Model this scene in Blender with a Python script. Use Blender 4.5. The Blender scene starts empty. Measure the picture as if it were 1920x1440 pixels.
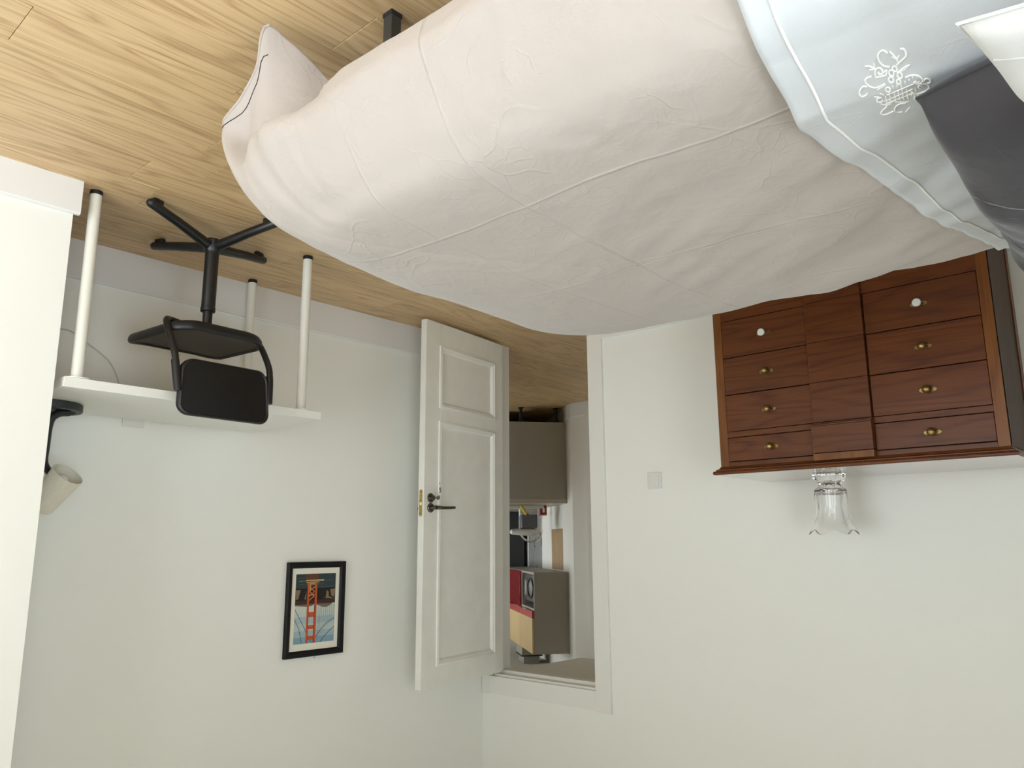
import bpy, bmesh, math, random
import numpy as np
from mathutils import Vector, Matrix, noise as mnoise
from mathutils.bvhtree import BVHTree
sc = bpy.context.scene
col = sc.collection
random.seed(7)

# ------------------------------------------------------------------ camera
H_CAM = 1.26515
cam_d = bpy.data.cameras.new('camera'); cam = bpy.data.objects.new('camera', cam_d); col.objects.link(cam)
cam_d.sensor_width = 36.0; cam_d.lens = 1473.667 * 36.0 / 1920.0; cam_d.clip_start = 0.02; cam_d.clip_end = 60
yw, pt, rl = 0.836365098, 0.200374448, -0.00516581603
fwd = Vector((-math.sin(yw) * math.cos(pt), math.cos(yw) * math.cos(pt), -math.sin(pt)))
rgt = Vector((math.cos(yw), math.sin(yw), 0)); upv = rgt.cross(fwd)
r2 = rgt * math.cos(rl) + upv * math.sin(rl); u2 = -rgt * math.sin(rl) + upv * math.cos(rl)
# the photograph was taken with the camera held upside down
cx_, cy_, cz_ = -r2, -u2, -fwd
cam.matrix_world = Matrix(((cx_.x, cy_.x, cz_.x, 0), (cx_.y, cy_.y, cz_.y, 0), (cx_.z, cy_.z, cz_.z, H_CAM), (0, 0, 0, 1)))
sc.camera = cam

# ------------------------------------------------------------------ light and exposure
w = bpy.data.worlds.new('daylight'); sc.world = w; w.use_nodes = True
bg = w.node_tree.nodes['Background']; bg.inputs[0].default_value = (0.87, 0.95, 1.0, 1); bg.inputs[1].default_value = 7.3
sc.view_settings.view_transform = 'Standard'; sc.view_settings.look = 'None'
sc.view_settings.gamma = 1.0; sc.view_settings.use_curve_mapping = False
sc.view_settings.exposure = 0.0
sc.cycles.use_denoising = True
sc.cycles.use_adaptive_sampling = True; sc.cycles.adaptive_threshold = .08; sc.cycles.adaptive_min_samples = 24
sc.cycles.max_bounces = 12; sc.cycles.diffuse_bounces = 6; sc.cycles.glossy_bounces = 5
sc.cycles.transmission_bounces = 12; sc.cycles.caustics_reflective = False; sc.cycles.caustics_refractive = True
sc.cycles.sample_clamp_indirect = 6.0
def portal(loc, normal, sx, sy):
    """window opening: guides the sky light that comes in through it"""
    d = bpy.data.lights.new('window_daylight', 'AREA'); d.shape = 'RECTANGLE'; d.size = sx; d.size_y = sy
    d.cycles.is_portal = True
    o = bpy.data.objects.new('window_daylight', d); col.objects.link(o)
    o.location = loc; o.rotation_euler = Vector(normal).to_track_quat('-Z', 'Y').to_euler()
XR, YF, ZC = 1.40, -1.05, 2.70                     # right wall, front wall, ceiling
WR = (0.40, 2.30, 0.04, 2.38)                      # window in wall_right: y0 y1 z0 z1
WF = (-0.90, 0.75, 0.08, 2.55)                     # window in wall_front: x0 x1 z0 z1
portal((XR + .1, (WR[0] + WR[1]) / 2, (WR[2] + WR[3]) / 2), (-1, 0, 0), WR[1] - WR[0], WR[3] - WR[2])
portal(((WF[0] + WF[1]) / 2, YF - .1, (WF[2] + WF[3]) / 2), (0, 1, 0), WF[1] - WF[0], WF[3] - WF[2])

# ------------------------------------------------------------------ materials
def new_mat(name):
    m = bpy.data.materials.new(name); m.use_nodes = True
    nt = m.node_tree; b = nt.nodes['Principled BSDF']
    return m, nt, b
def rgba(c): return (c[0], c[1], c[2], 1)
def plain(name, c, rough=.5, metal=0., bump=0., scale=200., var=0., spec=.5, coat=0., vscale=6., stretch=(1, 1, 1)):
    m, nt, b = new_mat(name)
    b.inputs['Base Color'].default_value = rgba(c); b.inputs['Roughness'].default_value = rough
    b.inputs['Metallic'].default_value = metal; b.inputs['Specular IOR Level'].default_value = spec
    if coat: b.inputs['Coat Weight'].default_value = coat; b.inputs['Coat Roughness'].default_value = .12
    tc = nt.nodes.new('ShaderNodeTexCoord')
    if bump:
        mp = nt.nodes.new('ShaderNodeMapping'); mp.inputs['Scale'].default_value = stretch
        nt.links.new(tc.outputs['Object'], mp.inputs[0])
        n = nt.nodes.new('ShaderNodeTexNoise'); n.inputs['Scale'].default_value = scale; n.inputs['Detail'].default_value = 3
        bp = nt.nodes.new('ShaderNodeBump'); bp.inputs['Strength'].default_value = bump; bp.inputs['Distance'].default_value = .002
        nt.links.new(mp.outputs[0], n.inputs['Vector']); nt.links.new(n.outputs['Fac'], bp.inputs['Height'])
        nt.links.new(bp.outputs[0], b.inputs['Normal'])
    if var:
        n2 = nt.nodes.new('ShaderNodeTexNoise'); n2.inputs['Scale'].default_value = vscale; n2.inputs['Detail'].default_value = 4
        r = nt.nodes.new('ShaderNodeValToRGB')
        r.color_ramp.elements[0].position = .3; r.color_ramp.elements[1].position = .7
        r.color_ramp.elements[0].color = rgba([v * (1 - var) for v in c]); r.color_ramp.elements[1].color = rgba([min(1, v * (1 + var)) for v in c])
        nt.links.new(tc.outputs['Object'], n2.inputs['Vector']); nt.links.new(n2.outputs['Fac'], r.inputs[0]); nt.links.new(r.outputs[0], b.inputs['Base Color'])
    return m
def math_node(nt, op, a, b=None, c=None):
    n = nt.nodes.new('ShaderNodeMath'); n.operation = op
    for i, v in enumerate((a, b, c)):
        if v is None: continue
        if hasattr(v, 'links'): nt.links.new(v, n.inputs[i])
        else: n.inputs[i].default_value = v
    return n.outputs[0]
def wood(name, dark, mid, light, rough=.45, axis=0, coat=0., grain=1., ring=2.2, bump=.15, randomise=True, knots=False, spec=.5, pore=.12):
    """grain running along local `axis`; each object gets its own offset and tone"""
    m, nt, b = new_mat(name); L = nt.links
    tc = nt.nodes.new('ShaderNodeTexCoord'); oi = nt.nodes.new('ShaderNodeObjectInfo')
    off = nt.nodes.new('ShaderNodeVectorMath'); off.operation = 'SCALE'
    off.inputs[0].default_value = (37.0, 53.0, 19.0)
    if randomise: L.new(oi.outputs['Random'], off.inputs['Scale'])
    else: off.inputs['Scale'].default_value = .3
    add = nt.nodes.new('ShaderNodeVectorMath'); add.operation = 'ADD'
    L.new(tc.outputs['Object'], add.inputs[0]); L.new(off.outputs[0], add.inputs[1])
    def mapped(s_along, s_across):
        mp = nt.nodes.new('ShaderNodeMapping'); s = [s_across] * 3; s[axis] = s_along; mp.inputs['Scale'].default_value = s
        L.new(add.outputs[0], mp.inputs[0]); return mp.outputs[0]
    # cathedral figure: contour lines of a stretched noise
    n1 = nt.nodes.new('ShaderNodeTexNoise'); n1.inputs['Scale'].default_value = ring; n1.inputs['Detail'].default_value = 2; n1.inputs['Roughness'].default_value = .45
    L.new(mapped(.35, 3.2), n1.inputs['Vector'])
    saw = math_node(nt, 'FRACT', math_node(nt, 'MULTIPLY', n1.outputs['Fac'], 13.0 * grain))
    tri = math_node(nt, 'ABSOLUTE', math_node(nt, 'SUBTRACT', saw, .5))      # 0..0.5
    line = math_node(nt, 'SMOOTH_MIN', math_node(nt, 'MULTIPLY', tri, 3.2), 1.0, .25)
    # pores: long thin streaks
    n2 = nt.nodes.new('ShaderNodeTexNoise'); n2.inputs['Scale'].default_value = 1.0; n2.inputs['Detail'].default_value = 4; n2.inputs['Roughness'].default_value = .7
    L.new(mapped(4.0, 210.0), n2.inputs['Vector'])
    n3 = nt.nodes.new('ShaderNodeTexNoise'); n3.inputs['Scale'].default_value = 1.0; n3.inputs['Detail'].default_value = 3
    L.new(mapped(1.2, 22.0), n3.inputs['Vector'])
    f = math_node(nt, 'ADD', math_node(nt, 'MULTIPLY', line, .27), math_node(nt, 'ADD', math_node(nt, 'MULTIPLY', n2.outputs['Fac'], .98), math_node(nt, 'MULTIPLY', n3.outputs['Fac'], .36)))
    f = math_node(nt, 'SUBTRACT', f, .42)
    r = nt.nodes.new('ShaderNodeValToRGB'); e = r.color_ramp.elements
    e[0].position = .08; e[0].color = rgba(dark); e[1].position = .78; e[1].color = rgba(light)
    k = e.new(.42); k.color = rgba(mid)
    L.new(f, r.inputs[0])
    hsv = nt.nodes.new('ShaderNodeHueSaturation')
    val = math_node(nt, 'ADD', math_node(nt, 'MULTIPLY', oi.outputs['Random'], .12), .94) if randomise else 1.0
    if randomise: L.new(val, hsv.inputs['Value'])
    L.new(r.outputs[0], hsv.inputs['Color'])
    out = hsv.outputs[0]
    if knots:
        v = nt.nodes.new('ShaderNodeTexVoronoi'); v.inputs['Scale'].default_value = 1.5
        L.new(mapped(.9, 2.6), v.inputs['Vector'])
        kn = nt.nodes.new('ShaderNodeMapRange'); kn.inputs[1].default_value = .035; kn.inputs[2].default_value = .0; kn.inputs[3].default_value = 0; kn.inputs[4].default_value = .6
        L.new(v.outputs['Distance'], kn.inputs[0])
        mx = nt.nodes.new('ShaderNodeMix'); mx.data_type = 'RGBA'; mx.inputs[7].default_value = rgba([d * .55 for d in dark])
        L.new(kn.outputs[0], mx.inputs[0]); L.new(out, mx.inputs[6]); out = mx.outputs[2]
    L.new(out, b.inputs['Base Color'])
    b.inputs['Roughness'].default_value = rough; b.inputs['Specular IOR Level'].default_value = spec
    if coat: b.inputs['Coat Weight'].default_value = coat; b.inputs['Coat Roughness'].default_value = .15
    bp = nt.nodes.new('ShaderNodeBump'); bp.inputs['Strength'].default_value = bump; bp.inputs['Distance'].default_value = .001
    L.new(f, bp.inputs['Height']); L.new(bp.outputs[0], b.inputs['Normal'])
    return m
def cloth(name, c, rough=.85, creases=(), wr=1.0, weave=.25, sheen=.25):
    """woven cotton with fine crumples; creases: (axis, position, strength) ironed fold lines in object space"""
    m, nt, b = new_mat(name); L = nt.links
    b.inputs['Base Color'].default_value = rgba(c); b.inputs['Roughness'].default_value = rough
    b.inputs['Specular IOR Level'].default_value = .2
    b.inputs['Sheen Weight'].default_value = sheen; b.inputs['Sheen Roughness'].default_value = .4
    tc = nt.nodes.new('ShaderNodeTexCoord'); sep = nt.nodes.new('ShaderNodeSeparateXYZ'); L.new(tc.outputs['Object'], sep.inputs[0])
    wob = nt.nodes.new('ShaderNodeTexNoise'); wob.inputs['Scale'].default_value = 2.5; L.new(tc.outputs['Object'], wob.inputs['Vector'])
    wv = math_node(nt, 'MULTIPLY', math_node(nt, 'SUBTRACT', wob.outputs['Fac'], .5), .035)
    fn = nt.nodes.new('ShaderNodeTexNoise'); fn.inputs['Scale'].default_value = 3.1; L.new(tc.outputs['Object'], fn.inputs['Vector'])
    fade = nt.nodes.new('ShaderNodeMapRange'); fade.inputs[1].default_value = .35; fade.inputs[2].default_value = .62; fade.inputs[3].default_value = .25; L.new(fn.outputs['Fac'], fade.inputs[0]); fade = fade.outputs[0]
    h = None
    for ax, pos, st in creases:
        d = math_node(nt, 'ADD', math_node(nt, 'SUBTRACT', sep.outputs[ax], pos), wv)
        g = math_node(nt, 'POWER', 2.718, math_node(nt, 'MULTIPLY', math_node(nt, 'MULTIPLY', d, d), -1.0 / (.0034 ** 2)))
        g = math_node(nt, 'MULTIPLY', g, math_node(nt, 'MULTIPLY', fade, st))
        h = g if h is None else math_node(nt, 'ADD', h, g)
    # crumples: thin distorted crease networks at three scales, each only in patches
    dn = nt.nodes.new('ShaderNodeTexNoise'); dn.inputs['Scale'].default_value = 4.0; dn.inputs['Detail'].default_value = 3; L.new(tc.outputs['Object'], dn.inputs['Vector'])
    dm = nt.nodes.new('ShaderNodeVectorMath'); dm.operation = 'MULTIPLY_ADD'; dm.inputs[1].default_value = (.22, .22, .22)
    L.new(dn.outputs['Color'], dm.inputs[0]); L.new(tc.outputs['Object'], dm.inputs[2])
    for scl, st, wd_, lo in ((3.2, .26, .024, .54), (8.0, .24, .034, .54), (19.0, .13, .05, .50)):
        v = nt.nodes.new('ShaderNodeTexVoronoi'); v.feature = 'DISTANCE_TO_EDGE'; v.inputs['Scale'].default_value = scl
        L.new(dm.outputs[0], v.inputs['Vector'])
        mr = nt.nodes.new('ShaderNodeMapRange'); mr.interpolation_type = 'SMOOTHSTEP'; mr.inputs[1].default_value = wd_; mr.inputs[2].default_value = 0; mr.inputs[3].default_value = 0; mr.inputs[4].default_value = st * wr
        L.new(v.outputs['Distance'], mr.inputs[0])
        pn = nt.nodes.new('ShaderNodeTexNoise'); pn.inputs['Scale'].default_value = scl * .55; pn.inputs['Detail'].default_value = 1; L.new(tc.outputs['Object'], pn.inputs['Vector'])
        pm = nt.nodes.new('ShaderNodeMapRange'); pm.inputs[1].default_value = lo; pm.inputs[2].default_value = lo + .14; L.new(pn.outputs['Fac'], pm.inputs[0])
        g = math_node(nt, 'MULTIPLY', mr.outputs[0], pm.outputs[0])
        h = g if h is None else math_node(nt, 'ADD', h, g)
    for scl, st in ((6.0, 1.3), (14.0, .75), (34.0, .22)):
        n = nt.nodes.new('ShaderNodeTexNoise'); n.inputs['Scale'].default_value = scl; n.inputs['Detail'].default_value = 2; n.inputs['Distortion'].default_value = .8
        L.new(tc.outputs['Object'], n.inputs['Vector']); h = math_node(nt, 'ADD', h, math_node(nt, 'MULTIPLY', n.outputs['Fac'], st * wr))
    wn = nt.nodes.new('ShaderNodeTexNoise'); wn.inputs['Scale'].default_value = 900.0; wn.inputs['Detail'].default_value = 1
    L.new(tc.outputs['Object'], wn.inputs['Vector'])
    h = math_node(nt, 'ADD', h, math_node(nt, 'MULTIPLY', wn.outputs['Fac'], weave))
    bp = nt.nodes.new('ShaderNodeBump'); bp.inputs['Strength'].default_value = .6; bp.inputs['Distance'].default_value = .005
    L.new(h, bp.inputs['Height']); L.new(bp.outputs[0], b.inputs['Normal'])
    return m
def marble(name):
    m, nt, b = new_mat(name); L = nt.links
    tc = nt.nodes.new('ShaderNodeTexCoord')
    n = nt.nodes.new('ShaderNodeTexNoise'); n.inputs['Scale'].default_value = 2.3; n.inputs['Detail'].default_value = 5; n.inputs['Distortion'].default_value = 1.2
    L.new(tc.outputs['Object'], n.inputs['Vector'])
    t = math_node(nt, 'ABSOLUTE', math_node(nt, 'SUBTRACT', n.outputs['Fac'], .5))
    r = nt.nodes.new('ShaderNodeValToRGB'); e = r.color_ramp.elements
    e[0].position = 0; e[0].color = (.13, .12, .11, 1); e[1].position = .025; e[1].color = (.35, .335, .31, 1)
    L.new(t, r.inputs[0]); L.new(r.outputs[0], b.inputs['Base Color']); b.inputs['Roughness'].default_value = .25
    return m
def glass(name, rough=0.0, col_=(1, 1, 1)):
    m, nt, b = new_mat(name)
    b.inputs['Base Color'].default_value = rgba(col_); b.inputs['Roughness'].default_value = rough
    b.inputs['Transmission Weight'].default_value = 1.0; b.inputs['IOR'].default_value = 1.5
    return m

M = dict(
    wall=plain('wall_paint', (.865, .868, .825), .85, bump=.10, scale=90, spec=.25),
    ceil=plain('ceiling_paint', (.90, .90, .88), .9),
    hall=plain('hall_paint', (.82, .795, .72), .85, spec=.25),
    trim=plain('trim_white', (.82, .81, .77), .42, bump=.04, scale=40),
    skirt=plain('skirting_white', (.80, .79, .78), .40),
    door=plain('door_paint', (.84, .835, .78), .45, bump=.10, scale=30, var=.03, vscale=9),
    floor=wood('oak_plank', (.38, .235, .112), (.63, .435, .23), (.75, .56, .325), .42, 0, knots=True, bump=.25),
    sub=plain('subfloor', (.06, .04, .02), .9),
    desk=plain('desk_white', (.82, .82, .77), .38),
    leg=plain('leg_white', (.80, .79, .73), .30),
    black=plain('black_plastic', (.010, .010, .011), .42, bump=.05, scale=500),
    blackm=plain('black_metal', (.008, .0085, .0095), .36, metal=0., spec=.6),
    pad=plain('black_vinyl', (.006, .0062, .0065), .38, bump=.12, scale=420),
    seat=plain('seat_vinyl', (.045, .039, .033), .5, bump=.25, scale=350),
    rubber=plain('rubber_cap', (.008, .008, .008), .6),
    lampg=plain('lamp_grey', (.022, .024, .025), .5),
    shade=plain('lamp_shade', (.72, .68, .58), .7),
    bulb=plain('bulb_white', (.85, .83, .78), .3),
    frame=plain('frame_black', (.004, .004, .004), .45, spec=.25),
    mat_=plain('picture_mount', (.82, .80, .70), .8),
    brass=plain('brass', (.60, .42, .14), .32, metal=1., var=.25, vscale=60),
    brass2=plain('old_brass', (.33, .23, .09), .36, metal=1., var=.35, vscale=80),
    steel=plain('dark_nickel', (.16, .145, .125), .28, metal=1.),
    chrome=plain('chrome', (.80, .80, .80), .12, metal=1.),
    porc=plain('porcelain', (.82, .84, .83), .15, var=.10, vscale=120, coat=.5),
    cherry=wood('cherry_veneer', (.058, .0145, .0034), (.108, .0295, .0062), (.145, .044, .0090), .38, 1, coat=.06, spec=.28, grain=.9, bump=.05, pore=.05),
    cherryv=wood('cherry_stile', (.10, .032, .0070), (.168, .058, .0125), (.21, .078, .018), .38, 2, coat=.06, spec=.28, grain=.5, bump=.05),
    cherry_shaded=wood('cherry_side_shaded', (.060, .036, .023), (.076, .047, .031), (.090, .057, .038), .5, 2, spec=.15, grain=.5, bump=.03),  # same cherry, darkened and greyed: shade and wall reflection put into the colour
    cherryt=wood('cherry_top_sheen', (.12, .05, .025), (.17, .075, .04), (.20, .095, .052), .16, 1, coat=1.0, spec=.9, grain=.9, bump=.0),  # same cherry, base colour paled towards the wall reflected in the top
    groove=plain('groove_black', (.006, .003, .002), .8),
    duvet=cloth('duvet_cotton', (.455, .408, .378), .85, ((0, -1.075, 1.0), (1, .925, 1.0), (1, 1.17, .45), (0, -1.46, .45), (0, -1.83, .6)), 1.0, .10),
    sheet=cloth('sheet_cotton', (.56, .585, .61), .8, (), .35, .06),
    thread=plain('white_thread', (.86, .86, .84), .5),
    dark=cloth('dark_cotton', (.052, .049, .054), .8, (), .8, .06),
    white=cloth('white_cotton', (.60, .60, .59), .8, (), .4, .06),
    matt=plain('mattress_ticking', (.7, .68, .64), .9),
    bed=plain('bed_steel', (.055, .055, .052), .40, metal=.4),
    seamg=plain('seam_grey', (.12, .12, .13), .8),
    glass=glass('crystal'),
    switch=plain('switch_plastic', (.78, .77, .74), .35),
    cable=plain('cable_white', (.62, .58, .52), .5),
    grey=plain('kitchen_grey', (.40, .385, .34), .45),
    taupe=plain('cabinet_taupe', (.36, .335, .285), .5),
    fridge=plain('fridge_graphite', (.035, .037, .036), .45),
    worktop=plain('worktop_pale', (.52, .47, .40), .4),
    marble=marble('marble_tile'),
    oakk=wood('board_oak', (.30, .19, .085), (.40, .26, .13), (.46, .31, .16), .5, 2, bump=.1),
    golddoor=wood('door_oak', (.50, .34, .14), (.62, .44, .20), (.70, .52, .26), .4, 2, bump=.06),
    red=plain('red_gloss', (.30, .012, .016), .12, coat=.6),
    red2=plain('red_rail', (.42, .04, .03), .4),
    tank=plain('grey_tank', (.12, .125, .14), .2),
    whitep=plain('white_plastic', (.78, .77, .73), .25),
    yellow=plain('yellow_sponge', (.62, .50, .06), .9, bump=.4, scale=300),
)
# ------------------------------------------------------------------ mesh helpers
class MB:
    def __init__(s): s.v = []; s.f = []; s.mi = []; s.m = 0
    def add(s, vs, fs):
        o = len(s.v); s.v += [tuple(map(float, p)) for p in vs]; s.f += [tuple(i + o for i in f) for f in fs]; s.mi += [s.m] * len(fs); return s
    def box(s, x0, x1, y0, y1, z0, z1):
        return s.add([(x0, y0, z0), (x1, y0, z0), (x1, y1, z0), (x0, y1, z0), (x0, y0, z1), (x1, y0, z1), (x1, y1, z1), (x0, y1, z1)],
                     [(0, 3, 2, 1), (4, 5, 6, 7), (0, 1, 5, 4), (1, 2, 6, 5), (2, 3, 7, 6), (3, 0, 4, 7)])
    def grid(s, P, closed_u=False, closed_v=False, flip=False):
        P = np.asarray(P); n, m = P.shape[:2]; fs = []
        for i in range(n if closed_u else n - 1):
            for j in range(m if closed_v else m - 1):
                a, b, c, d = i * m + j, ((i + 1) % n) * m + j, ((i + 1) % n) * m + (j + 1) % m, i * m + (j + 1) % m
                fs.append((a, d, c, b) if flip else (a, b, c, d))
        return s.add(P.reshape(-1, 3), fs)
    def tube(s, path, r, n=12, caps=True, closed=False):
        path = [Vector(p) for p in path]; k = len(path); R = r if hasattr(r, '__len__') else [r] * k
        T = []
        for i in range(k):
            if closed: a, b = path[i - 1], path[(i + 1) % k]
            else: a, b = path[max(0, i - 1)], path[min(k - 1, i + 1)]
            T.append((b - a).normalized())
        up = Vector((0, 0, 1)) if abs(T[0].z) < .9 else Vector((1, 0, 0))
        N = (up - T[0] * up.dot(T[0])).normalized(); P = []
        for i in range(k):
            N = (N - T[i] * N.dot(T[i])).normalized(); B = T[i].cross(N)
            P.append([path[i] + (N * math.cos(2 * math.pi * j / n) + B * math.sin(2 * math.pi * j / n)) * R[i] for j in range(n)])
        o = len(s.v); s.grid([[tuple(p) for p in q] for q in P], closed_u=closed, closed_v=True)
        if caps and not closed:
            s.f.append(tuple(o + j for j in range(n))[::-1]); s.mi.append(s.m)
            s.f.append(tuple(o + (k - 1) * n + j for j in range(n))); s.mi.append(s.m)
        return s
    def cyl(s, a, b, r0, r1=None, n=20): return s.tube([a, b], [r0, r0 if r1 is None else r1], n)
    def lathe(s, prof, n=32, c=(0, 0, 0), axis=None, capb=True, capt=True):
        """profile of (radius, height) about local z, or about `axis`"""
        q = Vector(axis).to_track_quat('Z', 'Y') if axis is not None else None
        P = []
        for r, z in prof:
            ring = []
            for j in range(n):
                p = Vector((r * math.cos(2 * math.pi * j / n), r * math.sin(2 * math.pi * j / n), z))
                if q: p = q @ p
                ring.append(tuple(p + Vector(c)))
            P.append(ring)
        o = len(s.v); s.grid(P, closed_v=True, flip=True)
        if capb: s.f.append(tuple(o + j for j in range(n))[::-1]); s.mi.append(s.m)
        if capt: s.f.append(tuple(o + (len(prof) - 1) * n + j for j in range(n))); s.mi.append(s.m)
        return s
    def prism(s, pts, z0, z1):
        n = len(pts); return s.add([(x, y, z0) for x, y in pts] + [(x, y, z1) for x, y in pts],
            [tuple(range(n))[::-1], tuple(range(n, 2 * n))] + [(i, (i + 1) % n, n + (i + 1) % n, n + i) for i in range(n)])
    def build(s, name, mat, parent=None, bevel=0., seg=2, smooth=35, loc=None, rot=None, label=None, recalc=True):
        me = bpy.data.meshes.new(name); me.from_pydata(s.v, [], s.f); me.update()
        for mm in (mat if isinstance(mat, (list, tuple)) else [mat]): me.materials.append(mm)
        if isinstance(mat, (list, tuple)): me.polygons.foreach_set('material_index', s.mi)
        if recalc:
            bm = bmesh.new(); bm.from_mesh(me); bmesh.ops.recalc_face_normals(bm, faces=bm.faces); bm.to_mesh(me); bm.free()
        if smooth:
            me.polygons.foreach_set('use_smooth', [True] * len(me.polygons)); me.set_sharp_from_angle(angle=math.radians(smooth))
        o = bpy.data.objects.new(name, me); col.objects.link(o)
        if parent: o.parent = parent
        if loc: o.location = loc
        if rot: o.rotation_euler = rot
        if bevel:
            b = o.modifiers.new('edge', 'BEVEL'); b.width = bevel; b.segments = seg; b.limit_method = 'ANGLE'; b.angle_limit = math.radians(40); b.harden_normals = False
        if label: o['label'] = label
        return o
def box(name, mat, parent, x0, x1, y0, y1, z0, z1, bevel=.002, **k):
    return MB().box(x0, x1, y0, y1, z0, z1).build(name, mat, parent, bevel, **k)
def tag(o, label, cat=None, group=None, kind=None):
    o['label'] = label
    if cat: o['category'] = cat
    if group: o['group'] = group
    if kind: o['kind'] = kind
    return o
def thing(name, label, cat, loc=(0, 0, 0), rz=0., group=None, kind=None):
    o = bpy.data.objects.new(name, None); o.empty_display_size = .1; col.objects.link(o)
    o.location = loc; o.rotation_euler = (0, 0, rz)
    return tag(o, label, cat, group, kind)
def struct(o, label): o['kind'] = 'structure'; o['label'] = label; return o
def clone(o, parent=None, loc=None):
    c = o.copy(); col.objects.link(c)
    if parent: c.parent = parent
    if loc is not None: c.location = loc
    for ch in list(o.children): clone(ch, c)
    return c
def crom(P, n):
    """Catmull-Rom through the rows of P"""
    P = np.asarray(P, float); k = len(P); t = np.linspace(0, k - 1, n); i = np.minimum(t.astype(int), k - 2); u = (t - i)
    g = lambda j: P[np.clip(j, 0, k - 1)]
    p0, p1, p2, p3 = g(i - 1), g(i), g(i + 1), g(i + 2)
    lo = (i == 0); hi = (i == k - 2)
    p0 = np.where(lo.reshape(-1, *[1] * (P.ndim - 1)), 2 * p1 - p2, p0); p3 = np.where(hi.reshape(-1, *[1] * (P.ndim - 1)), 2 * p2 - p1, p3)
    u = u.reshape(-1, *[1] * (P.ndim - 1))
    return .5 * (2 * p1 + (p2 - p0) * u + (2 * p0 - 5 * p1 + 4 * p2 - p3) * u ** 2 + (3 * p1 - p0 - 3 * p2 + p3) * u ** 3)
def nz(x, y, z): return mnoise.noise(Vector((x, y, z)))
# ------------------------------------------------------------------ room shell
XL, YB = -3.565, 3.464
WT = .14                                            # thickness of the wall with the doorway
DY0, DY1, DZ = 2.62, 3.385, 2.03                    # doorway
KA = math.radians(37.9); kb = Vector((math.cos(KA), math.sin(KA), 0)); kn = Vector((-math.sin(KA), math.cos(KA), 0))
KO = (0, 0, 0)
def K(b, a): p = kb * b + kn * a; return (p.x, p.y)

# floor: laminate planks laid along x, 0.19 m wide
fl = MB().box(-8.2, XR + .1, YF - .1, 9.0, -.03, -.0125).build('floor', M['sub'], None, 0)
struct(fl, 'oak laminate floor of wide planks')
PW = .19; PL = 1.285
joint = {3: -.47, 0: -1.05, 6: -1.0, 4: -1.088, 7: -1.117, 10: -1.97, 8: -.55, 5: .1, 9: -1.3, 1: -.3, 2: .30}
plank_mesh = {}
def plank(x0, x1, y0, y1):
    key = (round(x1 - x0, 3), round(y1 - y0, 3))
    if key not in plank_mesh:
        L_, W_ = key; g = .0006; c = .0012
        b = MB()
        b.add([(g, g, -.012), (L_ - g, g, -.012), (L_ - g, W_ - g, -.012), (g, W_ - g, -.012), (g, g, -c), (L_ - g, g, -c), (L_ - g, W_ - g, -c), (g, W_ - g, -c),
               (g + c, g + c, 0), (L_ - g - c, g + c, 0), (L_ - g - c, W_ - g - c, 0), (g + c, W_ - g - c, 0)],
              [(8, 9, 10, 11), (0, 1, 5, 4), (1, 2, 6, 5), (2, 3, 7, 6), (3, 0, 4, 7), (4, 5, 9, 8), (5, 6, 10, 9), (6, 7, 11, 10), (7, 4, 8, 11)])
        o = b.build('plank', M['floor'], fl, 0, smooth=0, loc=(x0, y0, 0)); plank_mesh[key] = o
    else:
        o = plank_mesh[key].copy(); col.objects.link(o); o.location = (x0, y0, 0)
rng = random.Random(5)
for k in range(-12, 36):
    y0 = 1.39 + PW * k; y1 = y0 + PW
    if y1 < YF: continue
    lo, hi = (XL - .12, XR) if y0 < 2.6 else (XL - .12, XR)
    if 1.9 < y0 < 6.5: lo = -6.0 - max(0, (y0 - 4.3)) * .5
    if y0 > YB - .06: hi = XL + .1
    x = joint.get(k, -.47 - rng.random() * PL)
    while x > lo: x -= PL
    while x < hi:
        a, b_ = max(x, lo), min(x + PL, hi)
        if b_ - a > .03 and y0 < 6.4: plank(a, b_, max(y0, YF), y1)
        x += PL

def wallbox(name, label, boxes, mat=None):
    b = MB()
    for q in boxes: b.box(*q)
    return struct(b.build(name, mat or M['wall'], None, 0, smooth=0), label)
# left wall with the doorway
wallbox('wall_left', 'cream painted wall with the open doorway and the dresser', [
    (XL - WT, XL, YF - .1, DY0, 0, ZC), (XL - WT, XL, DY0, DY1, DZ, ZC), (XL - WT, XL, DY1, YB + .12, 0, ZC)])
wallbox('wall_back', 'cream painted wall behind the white desk and framed picture', [(XL, -.888, YB, YB + .12, 0, ZC)])
wallbox('wall_column', 'projecting cream wall edge hiding one end of the desk', [(-.888, XR, 2.875, YB + .12, 0, ZC)])
wallbox('wall_right', 'wall with the window beside the bed, outside the picture', [
    (XR, XR + .2, YF - .2, WR[0], 0, ZC), (XR, XR + .2, WR[1], YB + .12, 0, ZC), (XR, XR + .2, WR[0], WR[1], 0, WR[2]), (XR, XR + .2, WR[0], WR[1], WR[3], ZC)])
wallbox('wall_front', 'wall behind the head of the bed, outside the picture', [
    (XL - WT, WF[0], YF - .2, YF, 0, ZC), (WF[1], XR, YF - .2, YF, 0, ZC), (WF[0], WF[1], YF - .2, YF, 0, WF[2]), (WF[0], WF[1], YF - .2, YF, WF[3], ZC)])
wallbox('ceiling', 'white room ceiling', [(XL - WT, XR + .2, YF - .2, YB + .12, ZC, ZC + .1)], M['ceil'])
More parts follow.
